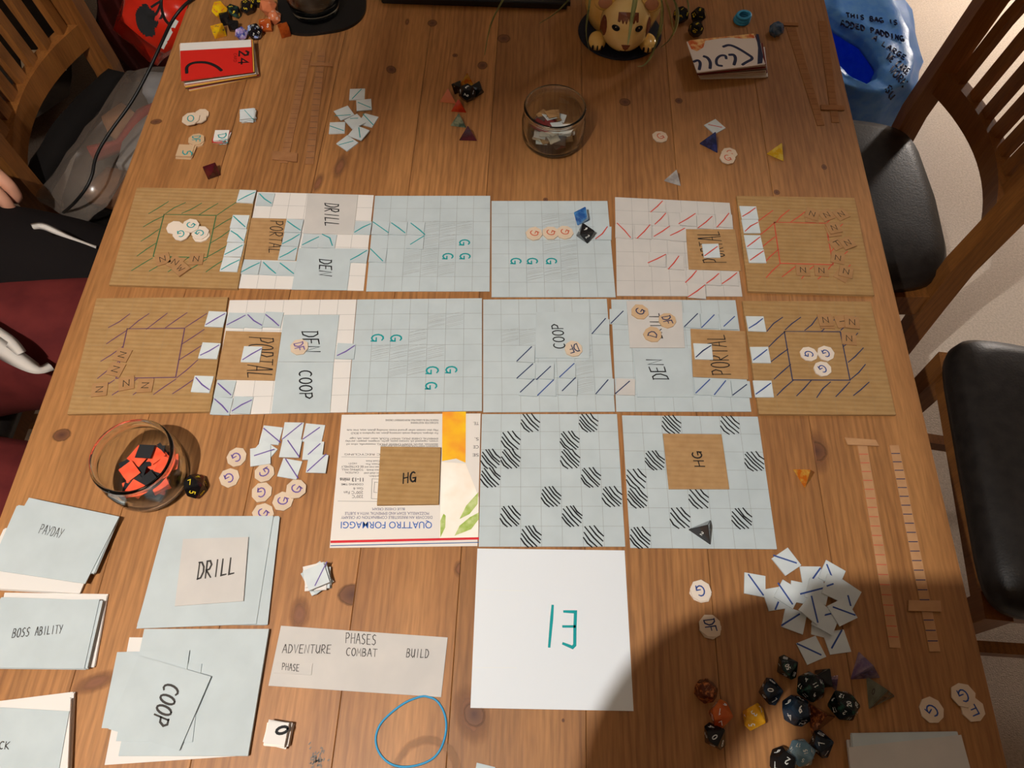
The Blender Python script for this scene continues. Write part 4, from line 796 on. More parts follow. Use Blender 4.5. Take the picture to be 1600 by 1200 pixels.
def die(k, t, x, y, size, yaw, m, numc, label, nums=None, h=0, group='polyhedral dice', ns=1.0, spin=0, elong=1.0, tall=None):
    """size = circumscribed diameter in metres; the die rests on one face"""
    bm = hull(poly_pts(k)); R0 = max(v.co.length for v in bm.verts)
    if k == 4: size *= 1.24
    elif t == 'A': size *= 1.15
    for v in bm.verts: v.co *= size/2/R0
    if elong != 1:
        for v in bm.verts: v.co.z *= elong
    bm.normal_update(); bm.faces.ensure_lookup_table()
    f0 = min(bm.faces, key=lambda f: round(f.normal.z, 3))
    q = f0.normal.rotation_difference(Vector((0, 0, -1))); M = Matrix.Rotation(math.radians(yaw), 3, 'Z') @ q.to_matrix()
    for v in bm.verts: v.co = M @ v.co
    zb = min(v.co.z for v in bm.verts); zt_ = max(v.co.z for v in bm.verts)
    c = W(*px(t, x, y), T+h+(-zb if k != 4 else (zt_-zb)*.35)); off = Vector((c.x, c.y, T+h-zb))
    if k == 4: off = Vector((c.x, c.y, T+h-zb))
    for v in bm.verts: v.co += off
    bm.normal_update()
    nb = bmesh.new(); fs = [f for f in bm.faces if f.normal.z > -.3]; fs.sort(key=lambda f: -f.normal.dot((CAM-f.calc_center_median()).normalized()))
    if numc:
        for i, f in enumerate(fs):
            s = nums[i] if nums and i < len(nums) else str(random.randint(1, min(k, 20)))
            n = f.normal.copy(); ce = f.calc_center_median(); rin = min(((e.verts[0].co+e.verts[1].co)/2-ce).length for e in f.edges)
            up = (f.verts[0].co-ce); up = (up-n*up.dot(n)).normalized()
            up = Quaternion(n, math.radians(spin)) @ up; rt = up.cross(n)
            hh = rin*(.85 if k != 4 else .6)*ns; ww = hh*.6*len(s)
            write_bm(nb, s, ce+n*.00035-rt*ww/2-up*hh/2, rt*ww, up*hh, hh*.17, .2)
    bmesh.ops.bevel(bm, geom=list(bm.edges), offset=size*.02, segments=2, affect='EDGES')
    for f in bm.faces: f.smooth = False
    o = bm_obj('die', bm, m, loc=(off.x, off.y, T+h)); tag(o, label, 'die', group)
    if numc and nb.verts: bm_obj('numerals', nb, ink_mat(numc), o)
    else: nb.free()
    return o
def dmat(name, c1, c2=None, trans=0, rough=.12, scale=120, contrast=(.4, .62)):
    return mat('die_'+name, rgb(*c1), rough, .5, rgb(*c2) if c2 else None, scale, trans=trans, ior=1.5, contrast=contrast)
dBLK = dmat('black', (24, 23, 24)); dBLKR = dmat('black_red', (18, 15, 16), (110, 14, 24), scale=70, contrast=(.55, .75)); dGRN = dmat('dark_green', (16, 22, 24), (46, 88, 74), scale=150, contrast=(.5, .72)); dNVY = dmat('dark_navy', (20, 26, 34), (40, 60, 80), scale=100)
dBRN = dmat('brown_glitter', (92, 44, 24), (190, 110, 60), .15, scale=330, contrast=(.5, .66)); dORG = dmat('orange', (206, 84, 36), (226, 120, 50), .35, scale=60); dYEL = dmat('yellow', (242, 170, 20), (250, 190, 50), .25, scale=200); dYLO = dmat('yellow_opaque', (222, 184, 20), (216, 140, 30), scale=60)
dBLU = dmat('blue', (34, 78, 140), (80, 140, 190), scale=90); dDBL = dmat('dark_blue', (22, 30, 66), (46, 54, 110), scale=120); dLBL = dmat('pale_blue_clear', (120, 160, 180), (170, 200, 210), .35, scale=90); dPUR = dmat('violet_clear', (160, 130, 180), (220, 190, 210), .55, scale=120); dGGR = dmat('grey_green', (128, 134, 116), (150, 156, 140), .3, scale=80)
dRED = dmat('dark_red', (84, 20, 28), (60, 14, 22), scale=60); dAMB = dmat('amber_clear', (232, 120, 30), (240, 190, 80), .45, scale=170); dPCH = dmat('peach', (196, 112, 74), scale=40); dGRY = dmat('silver_grey', (140, 136, 134), (168, 164, 160), scale=140); dCLR = dmat('clear_green', (150, 160, 130), (60, 90, 76), .35, scale=140)
dMAR = dmat('maroon', (62, 20, 34), (90, 26, 40), .2, scale=60); dPIN = dmat('blue_white_swirl', (60, 70, 150), (210, 180, 220), scale=130); dBWH = dmat('black_white_swirl', (18, 18, 24), (150, 170, 220), scale=120, contrast=(.55, .62)); dAMB2 = dmat('amber_dark', (186, 84, 26), (150, 60, 20), .35); dYCL = dmat('yellow_clear', (226, 176, 26), (240, 210, 90), .35, scale=140)
LR = 'at the lower right'
die(12, 't', 215, 598, .0205, 10, dBRN, 'brown', 'brown glittery die left of the orange die at the lower right')
die(10, 't', 330, 778, .0235, 20, dORG, 'white', 'translucent orange die between the brown and black dice', ['1', '7', '9'], spin=90)
die(10, 't', 285, 950, .0225, 70, dBLK, 'white', 'black die showing 0 below the translucent orange die', ['0', '4', '8'])
die(10, 't', 590, 800, .0232, 0, dYEL, 'white', 'bright yellow die showing 5 and 3 in the patch of light', ['3', '5', '7'], spin=180)
die(10, 't', 722, 602, .0228, 35, dNVY, 'white', 'dark navy die showing 0 in the lower right cluster', ['0', '7', '8'])
die(10, 't', 852, 412, .0215, 60, dGRN, 'white', 'dark green die showing 50 at the top of the cluster', ['50', '10', '00'], ns=.8)
die(8, 't', 1135, 500, .021, 15, dBLK, None, 'plain black die behind the one showing 11')
die(20, 't', 1035, 565, .0262, 25, dGRN, 'white', 'large dark green die showing 11 in the middle of the cluster', ['11', '4', '9'])
die(12, 't', 922, 752, .0255, 35, dNVY, 'white', 'dark die with a light triangle and 9 above the blue pair', ['9', '4'])
die(4, 't', 1112, 800, .027, 80, dBRN, None, 'brown pyramid die between the dark dice')
die(20, 't', 1292, 712, .0265, 0, dGRN, 'white', 'large dark green die showing 20 at the right of the cluster', ['20', '2', '12'])
die(10, 't', 1115, 1012, .0222, 45, dNVY, 'white', 'dark blue die showing 7 next to the pale blue die', ['7', '1'])
die(20, 't', 962, 1080, .0232, 10, dLBL, 'white', 'pale blue translucent die showing 15 near the bottom edge', ['15', '5'])
die(12, 't', 820, 1150, .0235, 20, dBLK, 'white', 'black die showing 2 at the bottom edge', ['2', '7'])
die(4, 't', 1470, 420, .0262, 50, dPUR, None, 'violet clear pyramid die right of the cluster')
die(4, 'u', 478, 610, .0270, 70, dGGR, 'dark', 'grey green pyramid die below the violet one', ['0', '2'])
die(4, 't', 1218, 520, .014, 0, dPUR, None, 'small clear pyramid die poking out behind the black dice')
die(4, 'o', 1178, 642, .0245, 10, dmat('charcoal', (52, 50, 50)), 'white', 'charcoal pyramid die on the right hatched board', ['2', '1'], h=TH_C)
die(10, 'm', 1165, 455, .0245, 30, dBLKR, 'gold', 'black die with gold numbers touching the jar of red squares', ['5', '7', '8'], spin=-60)
die(4, 'l', 685, 1108, .0215, 100, dAMB, None, 'amber clear pyramid die beside the half knot')
die(8, 'g', 566, 220, .0235, 20, dBLU, None, 'marbled blue die on the grey board of the top row', h=TH_C)
die(8, 'g', 588, 322, .0245, 65, dBLK, 'white', 'black die below the marbled blue die', ['2', '6'], h=TH_C)
die(8, 'a', 1260, 1018, .0225, 15, dRED, None, 'dark red faceted die above the green inked board')
die(4, 'c', 1195, 835, .0265, 10, dDBL, None, 'dark blue pyramid die on a red slashed tile')
die(4, 'c', 968, 1050, .0215, 25, dGRY, None, 'silver grey pyramid die above the red slashed board')
die(4, 'd', 140, 895, .0230, 15, dYCL, None, 'yellow pyramid die near the upper right strips')
die(4, 'A', 605, 300, .0215, 40, dAMB, None, 'amber pyramid die on top of the upper middle cluster')
die(8, 'A', 470, 400, .0165, 20, dmat('black_gold', (22, 18, 16), (150, 110, 60), scale=200, contrast=(.6, .7)), None, 'black and gold die left in the upper middle cluster')
die(12, 'A', 600, 475, .0200, 15, dBLK, 'white', 'black die showing 2, 1 and 3 in the upper middle cluster', ['2', '3', '1'])
die(8, 'A', 735, 425, .0190, 30, dBLK, None, 'plain black die right in the upper middle cluster')
die(4, 'A', 348, 510, .0215, 40, dPCH, None, 'matt peach pyramid die left of the upper middle cluster')
die(4, 'A', 490, 640, .0200, 42, dmat('red_orange_clear', (206, 62, 22), (170, 44, 18), .3), None, 'red orange pyramid die below the black dice')
die(4, 'A', 490, 835, .0205, 38, dCLR, None, 'clear green pyramid die above the maroon one')
die(4, 'A', 612, 1010, .0225, 46, dMAR, None, 'maroon pyramid die, lowest of the upper middle group')
# upper left cluster
die(12, 'x', 125, 82, .0225, 0, dYLO, 'red', 'yellow round die at the left of the upper left cluster')
die(8, 'x', 115, 258, .0235, 10, dYLO, 'dark', 'yellow pointed die just above the red carton card')
die(6, 'x', 168, 158, .0205, 20, dBLK, None, 'black cube die between the two yellow dice')
die(10, 'x', 242, 218, .0200, 60, dBLK, None, 'plain black die below the dark green die, upper left')
die(10, 'x', 246, 95, .0215, 40, dGRN, 'gold', 'dark green die with gold marks, upper left cluster')
die(12, 'x', 352, 62, .0205, 20, dBLK, 'gold', 'black die with gold ring marks, upper left cluster')
die(12, 'x', 440, 5, .0195, 50, dBLK, 'gold', 'black die at the top edge of the upper left cluster')
die(20, 'x', 528, 55, .0255, 10, dPCH, None, 'peach orange round die beside the dark coaster')
die(20, 'x', 580, 142, .0200, 30, dPCH, 'white', 'peach orange die with white numbers below the larger one')
die(10, 'x', 508, 212, .0220, 70, dORG, 'white', 'orange die with a white swirl left of the amber cube')
die(6, 'x', 662, 252, .0225, 25, dAMB2, None, 'amber cube die nearest the dark coaster')
die(20, 'x', 415, 265, .0225, 0, dBWH, 'white', 'black die with white numbers above the red carton card')
die(20, 'x', 305, 282, .0185, 15, dPIN, 'white', 'small blue and white swirled die by the yellow pointed one')
# right of the lion pot
die(12, 'y', 128, 125, .0225, 10, dBLK, 'gold', 'black die hidden behind plant leaves')
die(12, 'y', 275, 130, .0225, 30, dBLK, 'gold', 'black die with gold numbers, upper of the two by the plant')
die(12, 'y', 252, 245, .0215, 0, dBLK, 'gold', 'black die with gold numbers, lower of the two by the plant')
die(12, 'y', 925, 245, .0210, 12, dmat('slate_blue', (44, 74, 104), (96, 110, 130), scale=140), None, 'slate blue rounded die beside the slanting strip')
# ------------------------------------------------------------------ rubber bands
pts = smooth_pts([PW('r', *p, .0008) for p in ((1085, 773), (1150, 790), (1195, 860), (1212, 940), (1200, 1030), (1165, 1110), (1110, 1160), (1020, 1190), (930, 1195), (860, 1170), (805, 1110), (785, 1040), (795, 980), (820, 930), (880, 870), (960, 810), (1040, 778), (1075, 772))])
bm = bmesh.new(); tube_bm(bm, pts[:-1], .0009, 8, True); tag(bm_obj('rubber_band', bm, mat('blue_rubber', rgb(58, 150, 196), .5, .3), smooth=True), 'large blue rubber band lying below the PHASES card', 'rubber band')
c = PW('y', 640, 145, .006); bm = bmesh.new()
for j in range(3):
    tube_bm(bm, [(c.x+(.0095-.0006*j)*math.cos(a*math.pi/14)+.0006*j, c.y+.0085*math.sin(a*math.pi/14), T+.0022+.0036*j+.001*math.sin(a*math.pi/14+j)) for a in range(28)], .0021, 8, True)
tag(bm_obj('rubber_band', bm, mat('blue_rubber', rgb(58, 150, 196)), smooth=True), 'coiled blue rubber band above the upper right card stack', 'rubber band')
# ------------------------------------------------------------------ glass jars
GLASS = bpy.data.materials.new('clear_glass'); GLASS.use_nodes = True
_p = GLASS.node_tree.nodes['Principled BSDF']; _p.inputs['Base Color'].default_value = (.93, .97, .94, 1); _p.inputs['Roughness'].default_value = .02; _p.inputs['Transmission Weight'].default_value = 1; _p.inputs['IOR'].default_value = 1.47
def jar(cx, cy, label):
    prof = [(0, 0), (.028, 0), (.0325, .0012), (.0362, .006), (.0378, .012), (.0382, .030), (.0372, .036), (.0352, .041), (.0348, .046), (.0362, .0475), (.0366, .050), (.0358, .0522), (.0340, .0522), (.0330, .0505), (.0328, .046), (.0330, .042), (.0352, .036), (.0360, .030), (.0357, .012), (.034, .0075), (.030, .0055), (0, .005)]
    bm = bmesh.new(); lathe_bm(bm, prof, (cx, cy, T), 64)
    return tag(bm_obj('glass_jar', bm, GLASS, smooth=True), label, 'jar', 'low glass jars')
j1 = W(240, 746, T); j2 = W(863, 218, T)
jar(j1.x, j1.y, 'low glass jar of red and black squares on the left'); jar(j2.x, j2.y, 'low glass jar of paper scraps in the upper middle')
def scrap(c, r, z, m, size, label, grp, tilt=12):
    a = random.uniform(0, 6.28); d = r*math.sqrt(random.random()); p = Vector((c.x+d*math.cos(a), c.y+d*math.sin(a), z))
    rot = (Matrix.Rotation(random.uniform(0, 3.14), 3, 'Z') @ Matrix.Rotation(math.radians(random.uniform(-tilt, tilt)), 3, 'X') @ Matrix.Rotation(math.radians(random.uniform(-tilt, tilt)), 3, 'Y'))
    bm = bmesh.new(); box_bm(bm, p, (size*random.uniform(.85, 1.1), size*random.uniform(.85, 1.1), .0007), rot)
    tag(bm_obj('paper_square', bm, m), label, 'paper square', grp)
VER = mat('vermilion_paper', rgb(226, 74, 44), .6, .25, rgb(236, 96, 62), 90); CHAR = mat('charcoal_paper', rgb(40, 40, 42), .7, .2)
for i in range(34):
    rd = i % 5 in (0, 2, 4) if i > 20 else i % 2
    scrap(j1, .023, T+.0085+i*.00042, VER if rd else CHAR, .0150, ('vermilion' if rd else 'charcoal') + ' paper square inside the left glass jar', ('vermilion' if rd else 'charcoal')+' squares in the jar', 6)
SCR = [(WHITE, 'white'), (KRAFT, 'brown'), (BUFF, 'buff'), (MAROON, 'maroon'), (PALE, 'pale blue'), (KRAFT, 'brown'), (DGREY, 'dark')]
for i in range(40):
    m, nme = SCR[i % 7]
    scrap(j2, .022, T+.009+i*.00045, m, .0135, nme+' paper scrap inside the upper glass jar', nme+' scraps in the upper jar', 13)
# ------------------------------------------------------------------ lion planter on its coaster
lc = W(968, 52, T)
NAVYC = mat('navy_coaster', rgb(26, 30, 44), .5, .3)
bm = bmesh.new(); lathe_bm(bm, [(0, 0), (.054, 0), (.056, .002), (.055, .004), (.051, .0042), (0, .0042)], (lc.x, lc.y, T), 48)
tag(bm_obj('coaster', bm, NAVYC, smooth=False), 'round navy coaster under the lion planter', 'coaster')
LY = mat('lion_glaze', rgb(236, 198, 120), .16, .5, rgb(224, 178, 92), 26, coat=.3); LBR = mat('lion_brown_glaze', rgb(122, 66, 44), .2, .5); LPK = mat('lion_pink_glaze', rgb(196, 140, 110), .2, .5); LBK = mat('lion_black_glaze', rgb(24, 20, 22), .2, .5); LPL = mat('lion_pale_glaze', rgb(240, 210, 146), .16, .5, rgb(232, 194, 120), 40)
lz = T+.0042; lx, ly = lc.x+.001, lc.y+.012
lion = empty('lion_planter', (lx, ly, lz)); tag(lion, 'glazed yellow lion shaped planter with a spider plant', 'planter')
def L3(x, y, z): return Vector((lx+x, ly+y, lz+z))
bm = bmesh.new()
lathe_bm(bm, [(0, 0), (.040, 0), (.047, .008), (.052, .028), (.052, .05), (.046, .072), (.040, .082), (.036, .082), (.036, .06), (0, .058)], (0, 0, 0), 40)
for v in bm.verts: v.co = L3(v.co.x*.98, v.co.y*1.12+.012, v.co.z)
bm_obj('body', bm, LY, lion, smooth=True)
bm = bmesh.new(); lathe_bm(bm, [(.0375, .0815), (.0408, .0822), (.0412, .0805), (.046, .0725), (.0468, .0700), (.0440, .0765)], (0, 0, 0), 40)
for v in bm.verts: v.co = L3(v.co.x*.98, v.co.y*1.12+.012, v.co.z)
bm_obj('pot_rim', bm, LBR, lion, smooth=True)
bm = bmesh.new(); lathe_bm(bm, [(0, .062), (.035, .061)], (0, 0, 0), 24)
for v in bm.verts: v.co = L3(v.co.x, v.co.y*1.1+.012, v.co.z)
bm_obj('soil', bm, mat('soil', rgb(44, 32, 26), .9, .1, bump=1, bscale=300), lion)
hc = (0, -.043, .0355); hr = (.0318, .0335, .0345)
bm = bmesh.new(); ell_bm(bm, L3(*hc), hr, 32, 20)
for v in bm.verts:                                  # muzzle bulge
    d = (v.co-L3(*hc)); 
    if d.y < 0: v.co += Vector((0, -.007, -.003))*math.exp(-((d.x/.016)**2+((d.z+.006)/.013)**2))
head = bm_obj('head', bm, LPL, lion, smooth=True)
def hs(x, z, off=.0011):                            # point on the head's front
    q = 1-(x/hr[0])**2-((z)/hr[2])**2; y = -hr[1]*math.sqrt(max(q, .02)); y += -.007*math.exp(-((x/.016)**2+((z+.006)/.013)**2))
    return L3(hc[0]+x, hc[1]+y-off, hc[2]+z-.003*math.exp(-((x/.016)**2+((z+.006)/.013)**2)))
def head_patch(name, poly, m, off=.0011):
    bm = bmesh.new(); cx = sum(p[0] for p in poly)/len(poly); cz = sum(p[1] for p in poly)/len(poly)
    c0 = bm.verts.new(hs(cx, cz, off)); r1 = [bm.verts.new(hs((p[0]+cx)/2, (p[1]+cz)/2, off)) for p in poly]; r2 = [bm.verts.new(hs(*p, off*.6)) for p in poly]; n = len(poly)
    for i in range(n):
        bm.faces.new((c0, r1[i], r1[(i+1) % n])); bm.faces.new((r1[i], r2[i], r2[(i+1) % n], r1[(i+1) % n]))
    bm_obj(name, bm, m, head)
def epoly(cx, cz, a, b, tilt=0, n=14):
    t = math.radians(tilt); return [(cx+a*math.cos(u)*math.cos(t)-b*math.sin(u)*math.sin(t), cz+a*math.cos(u)*math.sin(t)+b*math.sin(u)*math.cos(t)) for u in [2*math.pi*i/n for i in range(n)]]
for s in (-1, 1):
    head_patch('eye', epoly(s*.0145, .0125, .0050, .0031, s*-12), LBK)
    bm = bmesh.new(); ell_bm(bm, hs(s*.0141, .0132, .0005), (.0010, .0005, .0009), 10, 8); bm_obj('eye_highlight', bm, LPL, head, smooth=True)
    head_patch('mane_patch', epoly(s*.0285, .002, .0034, .0135, s*6), LBR)
    bm = bmesh.new(); ell_bm(bm, L3(s*.0290, -.040, .062), (.0135, .006, .0125), 18, 12); ear = bm_obj('ear', bm, LY, lion, smooth=True)
    bm = bmesh.new(); ell_bm(bm, L3(s*.0290, -.0445, .063), (.0088, .0025, .0082), 16, 10); bm_obj('inner_ear', bm, LPK, ear, smooth=True)
    bm = bmesh.new(); ell_bm(bm, L3(s*.0330, -.046, .009), (.0115, .016, .009), 18, 12); paw = bm_obj('paw', bm, LY, lion, smooth=True)
    for q in (-.006, 0, .006):
        bm = bmesh.new(); ell_bm(bm, L3(s*.0330+q, -.0602, .009), (.0016, .0022, .0040), 10, 8); bm_obj('claw', bm, LBK, paw, smooth=True)
head_patch('nose', [(-.0058, -.0012), (0, -.0002), (.0058, -.0012), (.003, -.0056), (0, -.0072), (-.003, -.0056)], LBR)
head_patch('forelock', [(-.0125, .0270), (-.0130, .0195), (-.005, .0185), (.005, .0185), (.0130, .0195), (.0125, .0270), (.004, .0285), (-.004, .0285)], LBR, .0022)
for q in (-.009, -.0045, 0, .0045, .009):
    bm = bmesh.new(); t_ = [hs(q-.0026, .0178, .0030), hs(q+.0026, .0178, .0030), hs(q, .0228+(.002 if q == 0 else 0), .0034)]; bm.faces.new([bm.verts.new(p) for p in t_]); bm_obj('fringe_point', bm, LPL, head)
bm = bmesh.new(); fr = []
for st in ([(0, -.0072), (0, -.0112)], [(-.006, -.0138), (-.003, -.0130), (0, -.0112), (.003, -.0130), (.006, -.0138)]): tube_bm(bm, [hs(x, z, .0002) for x, z in st], .0005, 6)
bm_obj('mouth', bm, LBK, head)
# plant leaves: arching, folded along the midrib
LEAF = mat('leaf_green', rgb(104, 120, 70), .4, .4, rgb(168, 170, 110), 30, stretch=(1, 1, 1)); LEAFY = mat('leaf_straw', rgb(176, 156, 96), .5, .3)
plant = []
def leaf(path, w, m, first=None):
    """path: (x px, y px, height over table)"""
    pts = [L3(first[0], first[1], first[2])] if first else []
    pts += [W(x, y, T+h) for x, y, h in path]; pts = smooth_pts(pts, 3); n = len(pts); bm = bmesh.new(); rows = []
    for i, p in enumerate(pts):
        t = (pts[min(i+1, n-1)]-pts[max(i-1, 0)]).normalized(); s = t.cross(Vector((0, 0, 1))); s = s.normalized() if s.length > .05 else Vector((1, 0, 0)); u = s.cross(t)
        k = w*.5*min(1, .35+3*i/n)*min(1, (n-i)/n*2.2+.05)
        rows.append([bm.verts.new(p-s*k+u*k*.35), bm.verts.new(p-u*.0003), bm.verts.new(p+s*k+u*k*.35), bm.verts.new(p-u*.0007)])
    for a, b in zip(rows, rows[1:]):
        for i in range(4): bm.faces.new((a[i], a[(i+1) % 4], b[(i+1) % 4], b[i]))
    bm_obj('leaf', bm, m, lion, smooth=True)
F0 = (0, .01, .065)
leaf([(880, -60, .16), (815, -45, .17), (786, 0, .10), (765, 40, .045), (757, 86, .003)], .0042, LEAF, F0)
leaf([(930, -60, .14), (893, -4, .10), (870, 20, .05), (843, 36, .01)], .0036, LEAF, F0)
leaf([(995, -40, .12), (993, 0, .10), (987, 30, .085), (981, 70, .075)], .0060, LEAF, F0)
leaf([(1010, -60, .14), (1034, -10, .11), (1034, 40, .06), (1022, 82, .02), (1008, 103, .003), (996, 104, .002)], .0050, LEAF, F0)
leaf([(1015, -50, .14), (1040, 0, .10), (1048, 30, .06), (1053, 55, .03)], .0052, LEAFY, F0)
leaf([(1020, -50, .14), (1052, -5, .11), (1060, 25, .07), (1052, 58, .03), (1032, 74, .008)], .0048, LEAF, F0)
leaf([(1030, -60, .15), (1074, -5, .08), (1076, 20, .04)], .0036, LEAF, F0)
leaf([(925, -50, .13), (921, 10, .09), (914, 50, .05), (921, 78, .02)], .0026, LEAF, F0)
leaf([(960, -90, .16), (900, -140, .12)], .006, LEAF, F0); leaf([(1000, -110, .16), (1080, -130, .10)], .006, LEAF, F0)
# ------------------------------------------------------------------ tumbler on a black coaster, black device
cc = [W(*px('x', *p), T+.004) for p in ((600, -60), (612, 120), (650, 225), (720, 272), (850, 284), (990, 268), (1150, 242), (1260, 190), (1325, 120), (1345, 50), (1338, -90), (1200, -260), (760, -260))]
cc = smooth_pts(cc+[cc[0]], 2)[:-1]
bm = bmesh.new(); prism_bm(bm, [(v.x, v.y) for v in cc], T, T+.004); tag(bm_obj('coaster', bm, mat('black_coaster', rgb(22, 20, 20), .35, .4)), 'black rounded coaster under the drinking glass', 'coaster')
tg = W(494, 18, T+.004)
bm = bmesh.new(); lathe_bm(bm, [(0, 0), (.027, 0), (.031, .003), (.036, .03), (.0395, .09), (.0405, .10), (.0390, .1005), (.0378, .09), (.0342, .03), (.0295, .009), (0, .008)], (tg.x, tg.y, T+.004), 56)
tag(bm_obj('drinking_glass', bm, GLASS, smooth=True), 'clear drinking glass on the black coaster at the top edge', 'glass')
d0, d1 = W(597, 9, T), W(905, 19, T); ex = (d1-d0).normalized(); ey = Vector((-ex.y, ex.x, 0))
dev = empty('black_device', (d0+ex*.16+ey*.11)); tag(dev, 'flat black device with rounded front edge at the top of the table', 'device')
bm = bmesh.new(); box_bm(bm, d0+ex*.126+ey*.11+Vector((0, 0, .008)), (.262, .22, .016), Matrix((ex, ey, (0, 0, 1))).transposed()); bmesh.ops.bevel(bm, geom=list(bm.edges), offset=.005, segments=3, affect='EDGES')
bm_obj('body', bm, mat('black_plastic', rgb(20, 20, 22), .35, .45), dev)
bm = bmesh.new(); box_bm(bm, d0+ex*.126+ey*.12+Vector((0, 0, .0163)), (.235, .17, .0008), Matrix((ex, ey, (0, 0, 1))).transposed()); bm_obj('panel', bm, mat('black_glass_panel', rgb(12, 12, 14), .08, .5), dev)
# ------------------------------------------------------------------ chairs
def chair(cx, cy, ang, label, back=True):
    a = math.radians(ang); Rz = Matrix.Rotation(a, 3, 'Z'); c = Vector((cx, cy, 0))
    F = lambda x, y, z: c + Rz @ Vector((x, y, z)); sx = Rz @ Vector((1, 0, 0)); sy = Rz @ Vector((0, 1, 0))
    root = empty('dining_chair', c); tag(root, label, 'chair', 'oak dining chairs'); hw = .165
    def part(n, pts, w, d, side, taper=None):
        bm = bmesh.new(); sweep_bm(bm, pts, w, d, side, taper=taper); return bm_obj(n, bm, OAK, root)
    for s in (-1, 1):
        part('back_post', [F(-.235, s*hw, 0), F(-.205, s*hw, .40), F(-.2, s*hw, .50), F(-.215, s*hw, .72), F(-.285, s*hw, 1.02)], .028, .036, sy, [.8, 1, 1, 1, .85])
        part('leg', [F(.19, s*(hw+.02), 0), F(.19, s*(hw+.02), .42)], .036, .036, sy, [.75, 1])
        part('apron', [F(-.185, s*hw, .405), F(.175, s*(hw+.02), .405)], .02, .05, sy)
        part('stretcher', [F(-.205, s*hw, .16), F(.18, s*(hw+.02), .16)], .018, .026, sy)
    part('apron', [F(.19, -hw, .405), F(.19, hw, .405)], .02, .05, sx); part('apron', [F(-.2, -hw+.012, .405), F(-.2, hw-.012, .405)], .02, .05, sx)
    bowx = lambda y, z: -.2-max(0, z-.5)*.12-max(0, z-.72)*.11-.042*(1-(y/hw)**2)
    ys = [hw*(i/8-1)*1.0 for i in range(17)]
    part('lower_back_rail', [F(bowx(y, .57), y, .57) for y in ys], .022, .042, sx)
    part('top_rail', [F(bowx(y, .985), y, .985) for y in ys], .024, .075, sx)
    for i in range(8):
        y = hw*(-1+2*(i+.75)/8.5)
        part('back_slat', [F(bowx(y, z), y, z) for z in (.588, .70, .82, .95)], .020, .012, sy)
    # cushion
    n = 48; prof = [(1.0, .432), (1.01, .445), (1.0, .462), (.96, .474), (.85, .481), (.5, .484)]
    def out(k):
        t = 2*math.pi*k/n; cx_, sy_ = math.cos(t), math.sin(t); e = .24
        X = math.copysign(abs(cx_)**e, cx_); Y = math.copysign(abs(sy_)**e, sy_)
        if X < 0: X *= 1+.06*(1-Y*Y)
        return X*.212+.006, Y*(hw+.022+.024*X)
    bm = bmesh.new(); rings = []
    for s, z in prof:
        rings.append([bm.verts.new(F(out(k)[0]*s, out(k)[1]*s, z)) for k in range(n)])
    for r0, r1 in zip(rings, rings[1:]):
        for k in range(n): bm.faces.new((r0[k], r0[(k+1) % n], r1[(k+1) % n], r1[k]))
    bm.faces.new(rings[-1]); bm.faces.new(rings[0][::-1]); bm_obj('seat_cushion', bm, BLACKL, root, smooth=True)
    return root
chair(.468, .913, 180, 'oak slatted chair with black seat pushed under the right side')
chair(.845, .425, 175.8, 'chair with broad black leather seat pulled out at the lower right')
chair(-.535, .945, 0, 'oak slatted chair with black seat at the upper left')
chair(-.92, .40, 0, 'oak chair under the person at the left, seat hidden')
# ------------------------------------------------------------------ bags and things beside the table
def crumple(o, amp, scale, sub=3):
    import mathutils
    bm = bmesh.new(); bm.from_mesh(o.data); bmesh.ops.subdivide_edges(bm, edges=list(bm.edges), cuts=sub, use_grid_fill=True); bmesh.ops.triangulate(bm, faces=[f for f in bm.faces if len(f.verts) > 4])
    bm.normal_update()
    for v in bm.verts:
        q = v.co*scale; v.co += v.normal*amp*mathutils.noise.noise(q)+v.normal*amp*.5*mathutils.noise.noise(q*2.3+Vector((3, 1, 2)))
    bm.to_mesh(o.data); bm.free()
    for p in o.data.polygons: p.use_smooth = True
def solid(name, tops, bots, m):
    bm = bmesh.new(); t = [bm.verts.new(v) for v in tops]; b = [bm.verts.new(v) for v in bots]; n = len(t)
    bm.faces.new(t); bm.faces.new(b[::-1])
    for i in range(n): bm.faces.new((t[i], b[i], b[(i+1) % n], t[(i+1) % n]))
    return bm_obj(name, bm, m)
def on_surface(o, t, pts, off=.0015):
    """points of the photograph carried onto the object's real surface"""
    from mathutils.bvhtree import BVHTree
    wl = wloc(o); bv = BVHTree.FromPolygons([v.co+wl for v in o.data.vertices], [tuple(p.vertices) for p in o.data.polygons]); r = []
    for p in pts:
        X, Y = px(t, *p); d = (CF+CR*((X-800)/FPX)-CU*((Y-600)/FPX)).normalized(); h = bv.ray_cast(CAM, d)
        if h[0] is not None: r.append(h[0]+(h[1] if h[1].dot(d) < 0 else -h[1])*off)
    return r
def surf_line(bm, o, t, pts, w):
    q = on_surface(o, t, pts)
    if len(q) < 2: return
    L = []
    for i, p in enumerate(q):
        tg_ = (q[min(i+1, len(q)-1)]-q[max(i-1, 0)])
        if tg_.length < 1e-6: return
        s = tg_.normalized().cross((CAM-p).normalized()).normalized()*w*.5; L.append((bm.verts.new(p-s), bm.verts.new(p+s)))
    for a, b in zip(L, L[1:]): bm.faces.new((a[0], b[0], b[1], a[1]))
